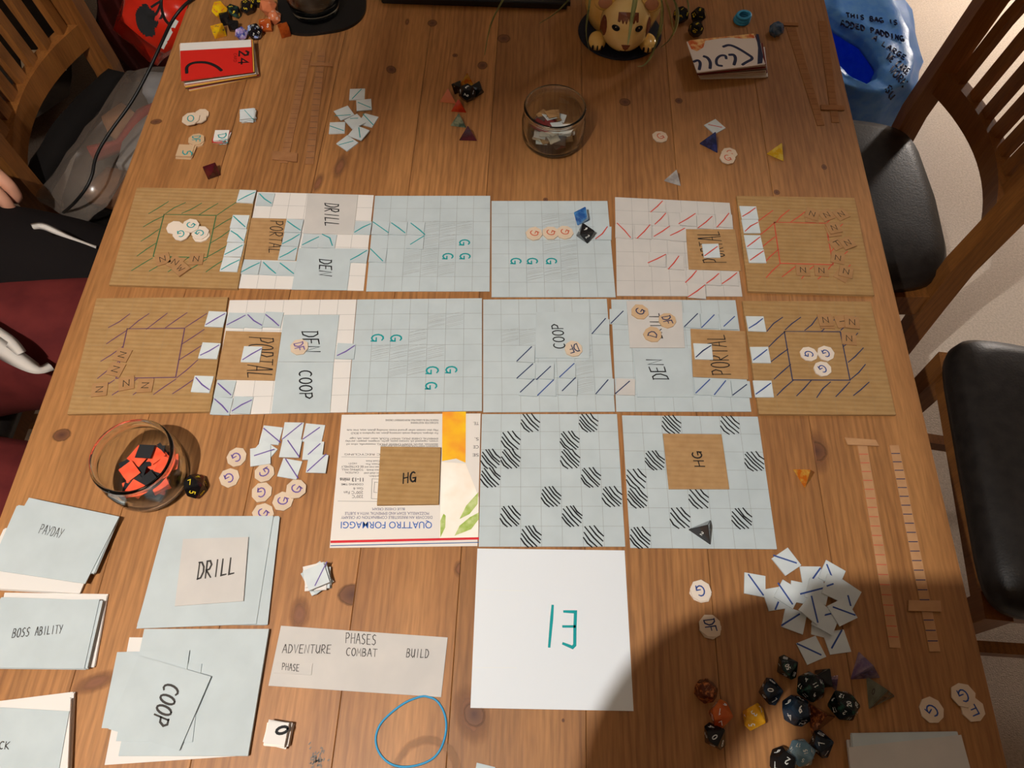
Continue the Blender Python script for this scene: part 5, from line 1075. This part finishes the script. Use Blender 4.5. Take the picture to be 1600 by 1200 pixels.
# blue carrier bag
BLUEB = mat('blue_woven_bag', rgb(92, 168, 252), .35, .45, rgb(120, 190, 255), 60, bump=.2, bscale=260)
_n = BLUEB.node_tree; _t = _n.nodes.new('ShaderNodeBsdfTranslucent'); _t.inputs[0].default_value = rgb(70, 120, 228); _m = _n.nodes.new('ShaderNodeMixShader'); _m.inputs[0].default_value = .35
_n.links.new(_n.nodes['Principled BSDF'].outputs[0], _m.inputs[1]); _n.links.new(_t.outputs[0], _m.inputs[2]); _n.links.new(_m.outputs[0], _n.nodes['Material Output'].inputs[0])
def ringpt(pxs, z): return [W(x, y, z) for x, y in pxs]
op = [(1285, 40), (1300, 48), (1320, 62), (1342, 76), (1357, 95), (1363, 115), (1358, 132), (1344, 142), (1328, 132), (1310, 118), (1290, 100), (1280, 70)]
rings_b = [[W(x, y, .415) for x, y in op]]
cen = sum(rings_b[0], Vector())/12
def rect_ring(cx, cy, hx_, hy_, z, k):
    r = []
    for p in rings_b[0]:
        d = p-cen; a_ = math.atan2(d.y, d.x); c_, s_ = math.cos(a_), math.sin(a_); q = 1/((abs(c_)/hx_)**3+(abs(s_)/hy_)**3)**(1/3)
        v = Vector((cx+c_*q, cy+s_*q, z)); v = v*(1-k)+Vector((cen.x+d.x*1.3, cen.y+d.y*1.3, z))*k; r.append(v)
    return r
rings_b += [[Vector((cen.x+(p.x-cen.x)*1.15, cen.y+(p.y-cen.y)*1.12+.004, .437)) for p in rings_b[0]], rect_ring(.640, 1.42, .145, .22, .435, .35), rect_ring(.645, 1.45, .145, .25, .40, 0), rect_ring(.645, 1.46, .15, .26, .22, 0), rect_ring(.645, 1.46, .13, .24, .01, 0), rect_ring(.645, 1.46, .06, .12, .005, 0)]
bm = bmesh.new(); RB = [[bm.verts.new(p) for p in r] for r in rings_b]
for a, b in zip(RB, RB[1:]):
    for k in range(12): bm.faces.new((a[k], b[k], b[(k+1) % 12], a[(k+1) % 12]))
bm.faces.new(RB[-1])
bag = bm_obj('carrier_bag', bm, BLUEB); tag(bag, 'crumpled bright blue carrier bag with dark lettering, standing open on the carpet', 'bag'); crumple(bag, .010, 16, 3)
bm = bmesh.new()
def bag_text(s, p0, p1, pt, w):
    n = len(s); cw = 1/(n+(n-1)*.28)
    for i, ch in enumerate(s):
        for st in GL.get(ch, []):
            q = []
            for u, v in st:
                f = i*cw*1.28+u*cw; q.append((p0[0]+(p1[0]-p0[0])*f+(pt[0]-p0[0])*v, p0[1]+(p1[1]-p0[1])*f+(pt[1]-p0[1])*v))
            surf_line(bm, bag, 'p1', q, w)
bag_text('THIS BAG IS', (1322, 28), (1402, 40), (1321, 21), .0026); bag_text('ADDED PADDING', (1314, 40), (1412, 66), (1313, 32), .003)
bag_text('A LARGE', (1362, 62), (1412, 95), (1366, 56), .0026); bag_text('WE CARE', (1384, 92), (1416, 118), (1390, 84), .003); bag_text('WORK', (1388, 112), (1410, 136), (1396, 104), .003); bag_text('SU', (1382, 140), (1390, 156), (1390, 132), .003)
if bm.verts: bm_obj('printed_words', bm, mat('bag_print', rgb(26, 34, 74), .5), bag)
bag.data.materials[0] = BLUEB; md = bag.modifiers.new('thick', 'SOLIDIFY'); md.thickness = .0015; md.offset = -1
# red carrier bag upper left
REDB = mat('red_plastic_bag', rgb(226, 48, 26), .22, .5, rgb(210, 38, 20), 20)
rb = solid('carrier_bag', [W(188, 30, .46), W(258, 82, .40), W(312, 40, .44), W(300, -40, .48), W(215, -45, .50)], [W(180, 50, .33), W(246, 104, .33), W(300, 50, .33), W(290, -30, .33), W(205, -40, .33)], REDB)
tag(rb, 'glossy red carrier bag with black print at the upper left', 'bag'); crumple(rb, .012, 12, 4)
bm = bmesh.new()
for yy in range(10, 56, 3):
    hw_ = 17*math.sqrt(max(.05, 1-((yy-33)/23)**2)); cx_ = 231+(yy-33)*.12
    surf_line(bm, rb, 'p1', [(cx_-hw_-2.5*math.sin(yy*2.1), yy), (cx_, yy-1), (cx_+hw_*.75+2.5*math.cos(yy*1.7), yy+1)], .006)
for q in ([(240, 30), (248, 15), (252, 5)], [(243, 40), (252, 28), (255, 20)], [(236, 12), (245, 6), (252, 2)]): surf_line(bm, rb, 'p1', q, .004)
if bm.verts: bm_obj('black_print', bm, ink_mat('black'), rb)
bm = bmesh.new()
for i in range(5): surf_line(bm, rb, 'p1', [(253+i*4.4, 75-i*8), (259+i*4.4, 64-i*8)], .007)
if bm.verts: bm_obj('barcode_label', bm, ink_mat('white'), rb)
# dark maroon cloth bag under it
MARB = mat('maroon_cloth', rgb(86, 30, 26), .8, .2, rgb(70, 24, 22), 16)
mb = solid('cloth_bag', [W(158, 20, .30), W(188, 62, .30), W(240, 122, .25), W(266, 118, .25), W(300, 30, .28), W(240, -60, .3), W(165, -80, .3)], [W(150, 60, .0), W(190, 105, .0), W(225, 150, .0), W(262, 140, .0), W(290, 30, .0), W(240, -40, .0), W(155, -60, .0)], MARB)
tag(mb, 'dark maroon cloth bag slumped on the floor below the red bag', 'bag'); crumple(mb, .02, 9, 3)
# black coat and clear plastic bag of packets on the left chair's seat
coat = solid('folded_coat', [W(197, 112, .545), W(170, 108, .55), W(120, 150, .55), (W(75, 205, .55)), W(42, 265, .545), W(28, 300, .54), W(60, 318, .53), W(110, 250, .53), W(160, 180, .53)],
   [W(197, 118, .492), W(168, 116, .492), W(122, 158, .492), W(80, 210, .492), W(48, 268, .492), W(36, 300, .492), W(62, 318, .492), W(112, 250, .492), W(160, 182, .492)], mat('black_coat', rgb(22, 19, 18), .85, .15))
tag(coat, 'black coat bundled at the back of the upper left chair seat', 'coat'); crumple(coat, .008, 18, 3)
PLAS = bpy.data.materials.new('clear_plastic'); PLAS.use_nodes = True; _n = PLAS.node_tree
_p = _n.nodes['Principled BSDF']; _p.inputs['Base Color'].default_value = rgb(128, 116, 106); _p.inputs['Roughness'].default_value = .22; _p.inputs['Alpha'].default_value = .5; _p.inputs['Specular IOR Level'].default_value = .6
pb = solid('plastic_bag', [W(198, 112, .575), W(222, 108, .585), W(262, 102, .58), W(258, 170, .585), W(168, 322, .575), W(128, 350, .555), W(50, 306, .55), W(118, 222, .57)],
   [W(200, 122, .50), W(222, 120, .495), W(258, 118, .495), W(250, 180, .495), W(172, 306, .495), W(135, 332, .495), W(72, 300, .50), W(126, 226, .50)], PLAS)
tag(pb, 'grey translucent plastic bag of packets on the upper left chair seat', 'bag'); crumple(pb, .007, 26, 4)
def packet(pts, z, th, m, label):
    c = [W(x, y, z) for x, y in pts]
    o = solid('packet', c, [v-Vector((0, 0, th)) for v in c], m); tag(o, label, 'packet'); crumple(o, .003, 25, 2)
packet([(212, 195), (250, 165), (222, 264), (182, 256), (192, 222)], .552, .03, mat('packet_white', rgb(206, 200, 194), .5, .3), 'white packet in the middle of the plastic bag')
packet([(226, 112), (258, 112), (248, 150), (222, 145)], .555, .04, mat('packet_white_blue', rgb(200, 204, 210), .5, .3, rgb(90, 140, 190), 14, contrast=(.55, .7)), 'white and blue packet at the top of the plastic bag')
packet([(158, 182), (190, 160), (212, 176), (178, 214), (168, 208)], .545, .035, mat('packet_orange', rgb(196, 140, 96), .5, .3), 'pale orange packet inside the plastic bag')
packet([(214, 172), (244, 158), (236, 166), (188, 220), (140, 238), (138, 230), (180, 216)], .553, .02, mat('packet_red', rgb(196, 66, 52), .5, .3), 'red packet edge inside the plastic bag')
packet([(168, 262), (205, 266), (180, 310), (126, 300)], .54, .03, mat('packet_tan', rgb(176, 128, 96), .5, .3), 'tan packet low in the plastic bag')
# dark solid added for carpet shade behind the left chair, pale box lid on it
hb = solid('carpet_shade_block', [W(-60, -60, .26), W(112, -60, .26), (W(112, 40, .26)), W(108, 150, .24), W(-60, 260, .24)], [W(-50, -40, .0), W(104, -40, .0), W(104, 60, .0), W(100, 140, .0), W(-50, 230, .0)], mat('dark_carpet_shade', rgb(52, 44, 36), .9, .1, rgb(40, 34, 30), 20))
tag(hb, 'dark solid added for the shaded carpet behind the upper left chair', 'bag'); crumple(hb, .012, 9, 3)
bm = bmesh.new(); q = [W(x, y, .285) for x, y in ((30, 78), (98, 78), (104, 92), (100, 104), (34, 106))]; prism_bm(bm, [(v.x, v.y) for v in q], .275, .285); tag(bm_obj('box_lid', bm, mat('box_cream', rgb(214, 196, 166), .7, .2)), 'cream lid seen through the slats of the upper left chair', 'lid')
# black cable hanging over the table edge
CBL = mat('cable_black', rgb(20, 19, 19), .45, .35)
cab = empty('power_cable', W(262, 45, .7)); tag(cab, 'black cable hanging over the left table edge to the floor', 'cable')
bm = bmesh.new(); tube_bm(bm, smooth_pts([W(x, y, z) for x, y, z in ((330, -20, T+.004), (300, -2, T+.004), (284, 12, T+.003), (268, 33, .742), (252, 68, .715), (232, 112, .69), (205, 162, .665), (172, 205, .645), (148, 245, .63), (144, 280, .62), (120, 315, .60), (92, 338, .54), (78, 352, .40), (70, 360, .20), (40, 350, .01))], 3), .0022, 10); bm_obj('main_lead', bm, CBL, cab, smooth=True)
bm = bmesh.new(); tube_bm(bm, smooth_pts([W(x, y, z) for x, y, z in ((262, -40, .75), (252, -6, .72), (252, 14, .71), (258, 32, .705), (265, 38, .718))], 3), .0020, 10); bm_obj('branch_lead', bm, CBL, cab, smooth=True)
# ------------------------------------------------------------------ people
def skin_mesh(name, verts, edges, radii, m, parent=None, sub=2, loc=None, root=0):
    me = bpy.data.meshes.new(name); me.from_pydata([tuple(v) for v in verts], edges, []); o = bpy.data.objects.new(name, me); COL.objects.link(o)
    o.modifiers.new('s', 'SKIN'); o.modifiers.new('b', 'SUBSURF').levels = sub
    sv = me.skin_vertices[0].data
    for i, r in enumerate(radii): sv[i].radius = (r, r) if not isinstance(r, tuple) else r
    sv[root].use_root = True
    dg = bpy.context.evaluated_depsgraph_get(); dg.update(); m2 = bpy.data.meshes.new_from_object(o.evaluated_get(dg)); bpy.data.objects.remove(o)
    bm = bmesh.new(); bm.from_mesh(m2); bpy.data.meshes.remove(m2)
    return bm_obj(name, bm, m, parent, smooth=True, loc=loc)
def chainset(chains):
    """chains: lists of (point, radius); a string key joins chains at a named vertex"""
    V, E, R, names = [], [], [], {}
    for ch in chains:
        prev = None
        for it in ch:
            if isinstance(it, str): idx = names[it]
            else:
                p, r = it[0], it[1]; V.append(Vector(p)); R.append(r); idx = len(V)-1
                if len(it) > 2: names[it[2]] = idx
            if prev is not None: E.append((prev, idx))
            prev = idx
    return V, E, R
SKIN = mat('skin', rgb(206, 150, 124), .5, .35); TROU = mat('maroon_trousers', rgb(104, 40, 38), .85, .15, rgb(88, 32, 32), 30); TOPB = mat('black_jumper', rgb(26, 22, 22), .9, .1); HAIR = mat('dark_hair', rgb(44, 32, 26), .6, .3); TAPE = mat('white_drawstring', rgb(206, 198, 190), .8, .15); JEAN = mat('blue_jeans', rgb(54, 64, 88), .85, .15); GREYT = mat('grey_jumper', rgb(92, 92, 98), .9, .1)
def hand_chains(wr, dirv, side, palm_n, curl, key='palm', sc=1.0):
    d = Vector(dirv).normalized(); s = Vector(side).normalized(); n = Vector(palm_n).normalized()
    wr = Vector(wr); P = wr+d*.055*sc; ch = [['wrist', (P, .021*sc, key)]]
    for i, (o_, L) in enumerate(((-.030, .066), (-.010, .076), (.011, .072), (.030, .058))):
        b = P+d*.032*sc+s*o_*sc; a1 = b+(d*math.cos(curl*.4)+n*math.sin(curl*.4))*L*.45*sc; a2 = a1+(d*math.cos(curl)+n*math.sin(curl))*L*.33*sc; a3 = a2+(d*math.cos(curl*1.6)+n*math.sin(curl*1.6))*L*.25*sc
        ch.append([key, (b, .0105*sc), (a1, .0088*sc), (a2, .0080*sc), (a3, .0066*sc)])
    t0 = wr+d*.028*sc-s*.030*sc; ch.append([key, (t0, .0115*sc), (t0+d*.030*sc-s*.020*sc+n*.010*sc, .0098*sc), (t0+d*.055*sc-s*.026*sc+n*.018*sc, .0080*sc)])
    return ch
# seated person at the left edge
hp = Vector((-.93, .40, .52)); ft = Vector((0, .11, 0))
wrL = Vector((-.772, .70, .71)); wrR = Vector((-.80, .14, .70))
ch = [[((-.93, .40, .54), .13, 'pelvis'), ((-.97, .40, .72), .125), ((-.97, .40, .92), .14, 'chest'), ((-.95, .40, 1.06), .075), ((-.93, .40, 1.12), .055), ((-.91, .40, 1.20), .085), ((-.90, .40, 1.29), .085)],
      ['chest', ((-.96, .58, 1.02), .062), ((-.93, .72, .82), .046), (wrL, .028, 'wrist')]] + hand_chains(wrL, (.80, -.35, -.30), (.35, .9, 0), (-.3, 0, -1), 1.2, 'palmL')
V1 = chainset(ch)
ch2 = ch + [['chest', ((-.96, .22, 1.02), .062), ((-.94, .10, .82), .046), (wrR, .028, 'wrist')]] + hand_chains(wrR, (.7, .55, -.2), (-.6, .8, 0), (0, 0, -1), .5, 'palmR') + \
      [['pelvis', ((-.83, .505, .53), .088), ((-.40, .525, .54), .066), ((-.40, .53, .28), .052), ((-.39, .53, .06), .04), ((-.28, .54, .035), .034)], ['pelvis', ((-.83, .295, .53), .088), ((-.40, .275, .54), .066), ((-.40, .275, .28), .052), ((-.39, .275, .06), .04), ((-.28, .27, .035), .034)]]
V, E, R = chainset(ch2)
person = skin_mesh('person', V, E, R, SKIN); tag(person, 'person in black top and maroon trousers sitting at the left edge, mostly cropped', 'person')
V, E, R = chainset([[((-.93, .40, .56), .145, 'pelvis'), ((-.96, .40, .64), .135)], ['pelvis', ((-.82, .505, .535), .108), ((-.62, .52, .555), .098), ((-.40, .53, .55), .086), ((-.395, .53, .28), .075), ((-.39, .53, .10), .07)], ['pelvis', ((-.82, .295, .535), .108), ((-.62, .28, .555), .098), ((-.40, .27, .55), .086), ((-.395, .27, .28), .075), ((-.39, .27, .10), .07)]])
tr = skin_mesh('trousers', V, E, R, TROU, person)
V, E, R = chainset([[((-.93, .40, .56), .165), ((-.955, .40, .66), .165), ((-.97, .40, .76), .158), ((-.97, .40, .92), .155, 'chest'), ((-.955, .40, 1.05), .085)], ['chest', ((-.96, .58, 1.02), .08), ((-.93, .72, .82), .066), ((-.845, .745, .705), .05)], ['chest', ((-.96, .22, 1.02), .08), ((-.94, .10, .82), .066), ((-.83, .13, .71), .05)]])
skin_mesh('jumper', V, E, R, TOPB, person)
V, E, R = chainset([[((-.92, .58, .62), .10), ((-.80, .60, .60), .10), ((-.68, .61, .585), .092), ((-.56, .615, .57), .075), ((-.47, .61, .56), .045)]])
skin_mesh('cardigan_hem', V, E, R, TOPB, person)
bm = bmesh.new(); ell_bm(bm, (-.935, .40, 1.285), (.092, .097, .09)); bm_obj('hair', bm, HAIR, person, smooth=True)
def face(parent, c, f, r):
    f = Vector(f).normalized(); rt = f.cross(Vector((0, 0, 1))).normalized(); c = Vector(c); up = Vector((0, 0, 1)); Mx = Matrix((rt, f, up)).transposed()
    def dot(n, x, z, d, rad, m):
        bm = bmesh.new(); ell_bm(bm, c+rt*x*r+up*z*r+f*d*r, [q*r for q in rad], 14, 10, Mx); bm_obj(n, bm, m, parent, smooth=True)
    EYE, IRIS, LIP = mat('eye_white', rgb(226, 220, 212), .3), mat('iris_brown', rgb(60, 40, 28), .3), mat('lip', rgb(170, 98, 88), .5)
    for k in (-1, 1):
        dot('eye', k*.36, .05, .86, (.15, .08, .08), EYE); dot('iris', k*.36, .05, .93, (.06, .04, .06), IRIS); dot('eyebrow', k*.36, .26, .88, (.2, .06, .035), HAIR); dot('ear', k*1.0, -.02, 0, (.1, .2, .26), SKIN)
    dot('nose', 0, -.2, 1.0, (.13, .2, .22), SKIN); dot('mouth', 0, -.58, .84, (.26, .1, .06), LIP)
face(person, (-.905, .40, 1.235), (1, 0, -.1), .088)
def tape(path, w):
    pts = smooth_pts([W(x, y, z) for x, y, z in path], 3); bm = bmesh.new(); n = len(pts); rows = []
    for i, p in enumerate(pts):
        t = (pts[min(i+1, n-1)]-pts[max(i-1, 0)]).normalized(); s = t.cross(Vector((0, 0, 1))).normalized(); s = Quaternion(t, .35*math.sin(i*.16)) @ s; u = s.cross(t)
        k = w*.5*(1-.5*(i/n)); rows.append([bm.verts.new(p-s*k), bm.verts.new(p+u*.0012), bm.verts.new(p+s*k), bm.verts.new(p-u*.0012)])
    for a, b in zip(rows, rows[1:]):
        for i in range(4): bm.faces.new((a[i], a[(i+1) % 4], b[(i+1) % 4], b[i]))
    bm.faces.new(rows[0]); bm.faces.new(rows[-1][::-1]); bm_obj('drawstring', bm, TAPE, person, smooth=True)
tape([(-40, 515, .67), (0, 545, .67), (30, 562, .668), (52, 575, .665), (66, 578, .66), (80, 572, .655)], .024); tape([(-40, 500, .668), (0, 525, .672), (18, 535, .672), (34, 552, .67)], .02)
tape([(50, 354, .695), (66, 352, .69), (90, 363, .685), (115, 373, .675), (150, 386, .655)], .010)
# the photographer standing at the near end of the table, phone in both hands (out of the frame)
pc = CAM - CU*.024 - CR*.024 - CF*.007
M3 = Matrix((CR, CU, -CF)).transposed()
phone = empty('smartphone', pc); tag(phone, 'dark smartphone held level above the near end of the table', 'phone')
bm = bmesh.new(); box_bm(bm, pc, (.162, .071, .008), M3); bmesh.ops.bevel(bm, geom=list(bm.edges), offset=.0025, segments=2, affect='EDGES'); bm_obj('body', bm, mat('black_plastic', rgb(20, 20, 22)), phone)
bm = bmesh.new(); box_bm(bm, pc-CF*.0042, (.156, .066, .0006), M3); bm_obj('screen', bm, mat('phone_screen', rgb(14, 14, 16), .08, .5), phone)
def rel(x, y, z): return pc+CR*x+CU*y+CF*z          # phone frame
wl, wrr = rel(-.150, -.118, -.01), rel(.135, -.105, -.01)
hx, hy = -.02, -.62
chp = [[((hx, hy, .95), .14, 'pelvis'), ((hx, hy-.01, 1.12), .125), ((hx, hy, 1.32), .15, 'chest'), ((hx, hy+.02, 1.46), .075), ((hx, hy+.04, 1.52), .056), ((hx, hy+.07, 1.60), .088), ((hx, hy+.08, 1.69), .088)],
       ['chest', ((hx-.20, hy+.02, 1.41), .062), ((hx-.27, hy+.20, 1.20), .048), (wl, .029, 'wrist')]] + hand_chains(wl, CU*.95+CR*.12, CF, CR*.95+CU*.1, .8, 'pl') + \
      [['chest', ((hx+.20, hy+.02, 1.41), .062), ((hx+.29, hy+.20, 1.20), .048), (wrr, .029, 'wrist')]] + hand_chains(wrr, CU*.95-CR*.12, -CF, -CR*.95+CU*.1, .8, 'pr') + \
      [['pelvis', ((hx-.10, hy, .86), .095), ((hx-.11, hy+.03, .48), .066), ((hx-.11, hy, .07), .045), ((hx-.12, hy+.13, .035), .036)], ['pelvis', ((hx+.10, hy, .86), .095), ((hx+.11, hy+.03, .48), .066), ((hx+.11, hy, .07), .045), ((hx+.12, hy+.13, .035), .036)]]
V, E, R = chainset(chp)
ph = skin_mesh('person', V, E, R, SKIN); tag(ph, 'person standing at the near table end in grey jumper, holding a phone', 'person')
V, E, R = chainset([[((hx, hy, .86), .17), ((hx, hy, .96), .168), ((hx, hy-.01, 1.12), .158), ((hx, hy, 1.32), .165, 'chest'), ((hx, hy+.015, 1.44), .085)], ['chest', ((hx-.20, hy+.02, 1.41), .078), ((hx-.27, hy+.20, 1.20), .062), (wl.lerp(Vector((hx-.27, hy+.20, 1.20)), .22), .042)], ['chest', ((hx+.20, hy+.02, 1.41), .078), ((hx+.29, hy+.20, 1.20), .062), (wrr.lerp(Vector((hx+.29, hy+.20, 1.20)), .22), .042)]])
skin_mesh('jumper', V, E, R, GREYT, ph)
V, E, R = chainset([[((hx, hy, .96), .15, 'pelvis'), ((hx, hy, .90), .15, 'p2')], ['p2', ((hx-.10, hy, .82), .108), ((hx-.11, hy+.03, .48), .084), ((hx-.11, hy, .10), .072)], ['p2', ((hx+.10, hy, .82), .108), ((hx+.11, hy+.03, .48), .084), ((hx+.11, hy, .10), .072)]])
skin_mesh('trousers', V, E, R, JEAN, ph)
bm = bmesh.new(); ell_bm(bm, (hx, hy+.045, 1.69), (.097, .092, .09)); bm_obj('hair', bm, HAIR, ph, smooth=True)
# ------------------------------------------------------------------ lamp fittings, with added light-cutting panels and fill lamp (out of frame)
BRASS = mat('brass', rgb(180, 140, 70), .3, .5, metal=1); SHADE = mat('added_shade_card', rgb(150, 132, 108), .8, .2)
pl = empty('pendant_lamp', (LAMP_A.x, LAMP_A.y, LAMP_A.z)); tag(pl, 'pendant lamp with added light-cutting panels hanging above the near left table corner', 'lamp')
bm = bmesh.new(); tube_bm(bm, [(LAMP_A.x, LAMP_A.y, LAMP_A.z+.06), (LAMP_A.x, LAMP_A.y, ZC-.03)], .004); bm_obj('flex', bm, CBL, pl)
bm = bmesh.new(); lathe_bm(bm, [(0, .03), (.018, .03), (.02, .075), (0, .08)], LAMP_A, 20); bm_obj('lamp_holder', bm, BRASS, pl, smooth=True)
bm = bmesh.new(); lathe_bm(bm, [(0, -.03), (.05, -.03), (.05, 0), (0, 0)], (LAMP_A.x, LAMP_A.y, ZC), 24); bm_obj('ceiling_rose', bm, CEILP, pl)
za, zb_ = LAMP_A.z-.10, LAMP_A.z+.10
for (xa, xb, ya, yb) in ((.008, .17, .070, .073), (-.17, .17, -.173, -.17), (.17, .173, -.17, .073)):  # panels added and shaped to cut the bulb's light off the far table
    bm = bmesh.new(); box_bm(bm, (LAMP_A.x+(xa+xb)/2, LAMP_A.y+(ya+yb)/2, (za+zb_)/2), (xb-xa, yb-ya, zb_-za)); bm_obj('light_cutoff_panel', bm, SHADE, pl)
gl = empty('ceiling_lamp', (LAMP_B.x, LAMP_B.y, LAMP_B.z)); tag(gl, 'ceiling lamp over the far right side of the room', 'lamp')
bm = bmesh.new(); tube_bm(bm, [(LAMP_B.x, LAMP_B.y, LAMP_B.z+.16), (LAMP_B.x, LAMP_B.y, ZC-.02)], .006); bm_obj('stem', bm, BRASS, gl)
bm = bmesh.new(); lathe_bm(bm, [(0, .16), (.06, .155), (.13, .12), (.132, .125), (.065, .168), (0, .175)], LAMP_B, 32); bm_obj('reflector_dish', bm, CEILP, gl, smooth=True)
bm = bmesh.new(); lathe_bm(bm, [(0, -.02), (.06, -.02), (.06, 0), (0, 0)], (LAMP_B.x, LAMP_B.y, ZC), 24); bm_obj('ceiling_rose', bm, BRASS, gl)
bm = bmesh.new(); box_bm(bm, (LAMP_A.x, LAMP_A.y-.0485, LAMP_A.z+.1015), (.346, .246, .003)); bm_obj('light_cutoff_top', bm, SHADE, pl)  # lid added to keep the bulb's light off the ceiling

fl = empty('carpet_fill_lamp', (LAMP_C.x, LAMP_C.y, 0)); tag(fl, 'added low fill lamp brightening the carpet beyond the right chair', 'lamp')  # unseen fitting added around the carpet fill
bm = bmesh.new(); lathe_bm(bm, [(0, 0), (.12, 0), (.12, .015), (.02, .03), (0, .03)], (LAMP_C.x, LAMP_C.y, 0), 32); bm_obj('base', bm, BRASS, fl)
bm = bmesh.new(); tube_bm(bm, [(LAMP_C.x, LAMP_C.y, .02), (LAMP_C.x, LAMP_C.y, LAMP_C.z-.09)], .012); bm_obj('pole', bm, BRASS, fl)
bm = bmesh.new(); lathe_bm(bm, [(0, .13), (.10, .125), (.16, .10), (.162, .104), (.10, .132), (0, .137)], LAMP_C, 32); bm_obj('fill_lamp_shade', bm, SHADE, fl, smooth=True)
for k in range(3):
    a_ = k*2.094; bm = bmesh.new(); tube_bm(bm, [(LAMP_C.x+.012*math.cos(a_), LAMP_C.y+.012*math.sin(a_), LAMP_C.z-.10), (LAMP_C.x+.085*math.cos(a_), LAMP_C.y+.085*math.sin(a_), LAMP_C.z-.05), (LAMP_C.x+.085*math.cos(a_), LAMP_C.y+.085*math.sin(a_), LAMP_C.z+.125)], .003); bm_obj('shade_carrier', bm, BRASS, fl)
face(ph, (hx, hy+.075, 1.64), (0, 1, -.2), .09)
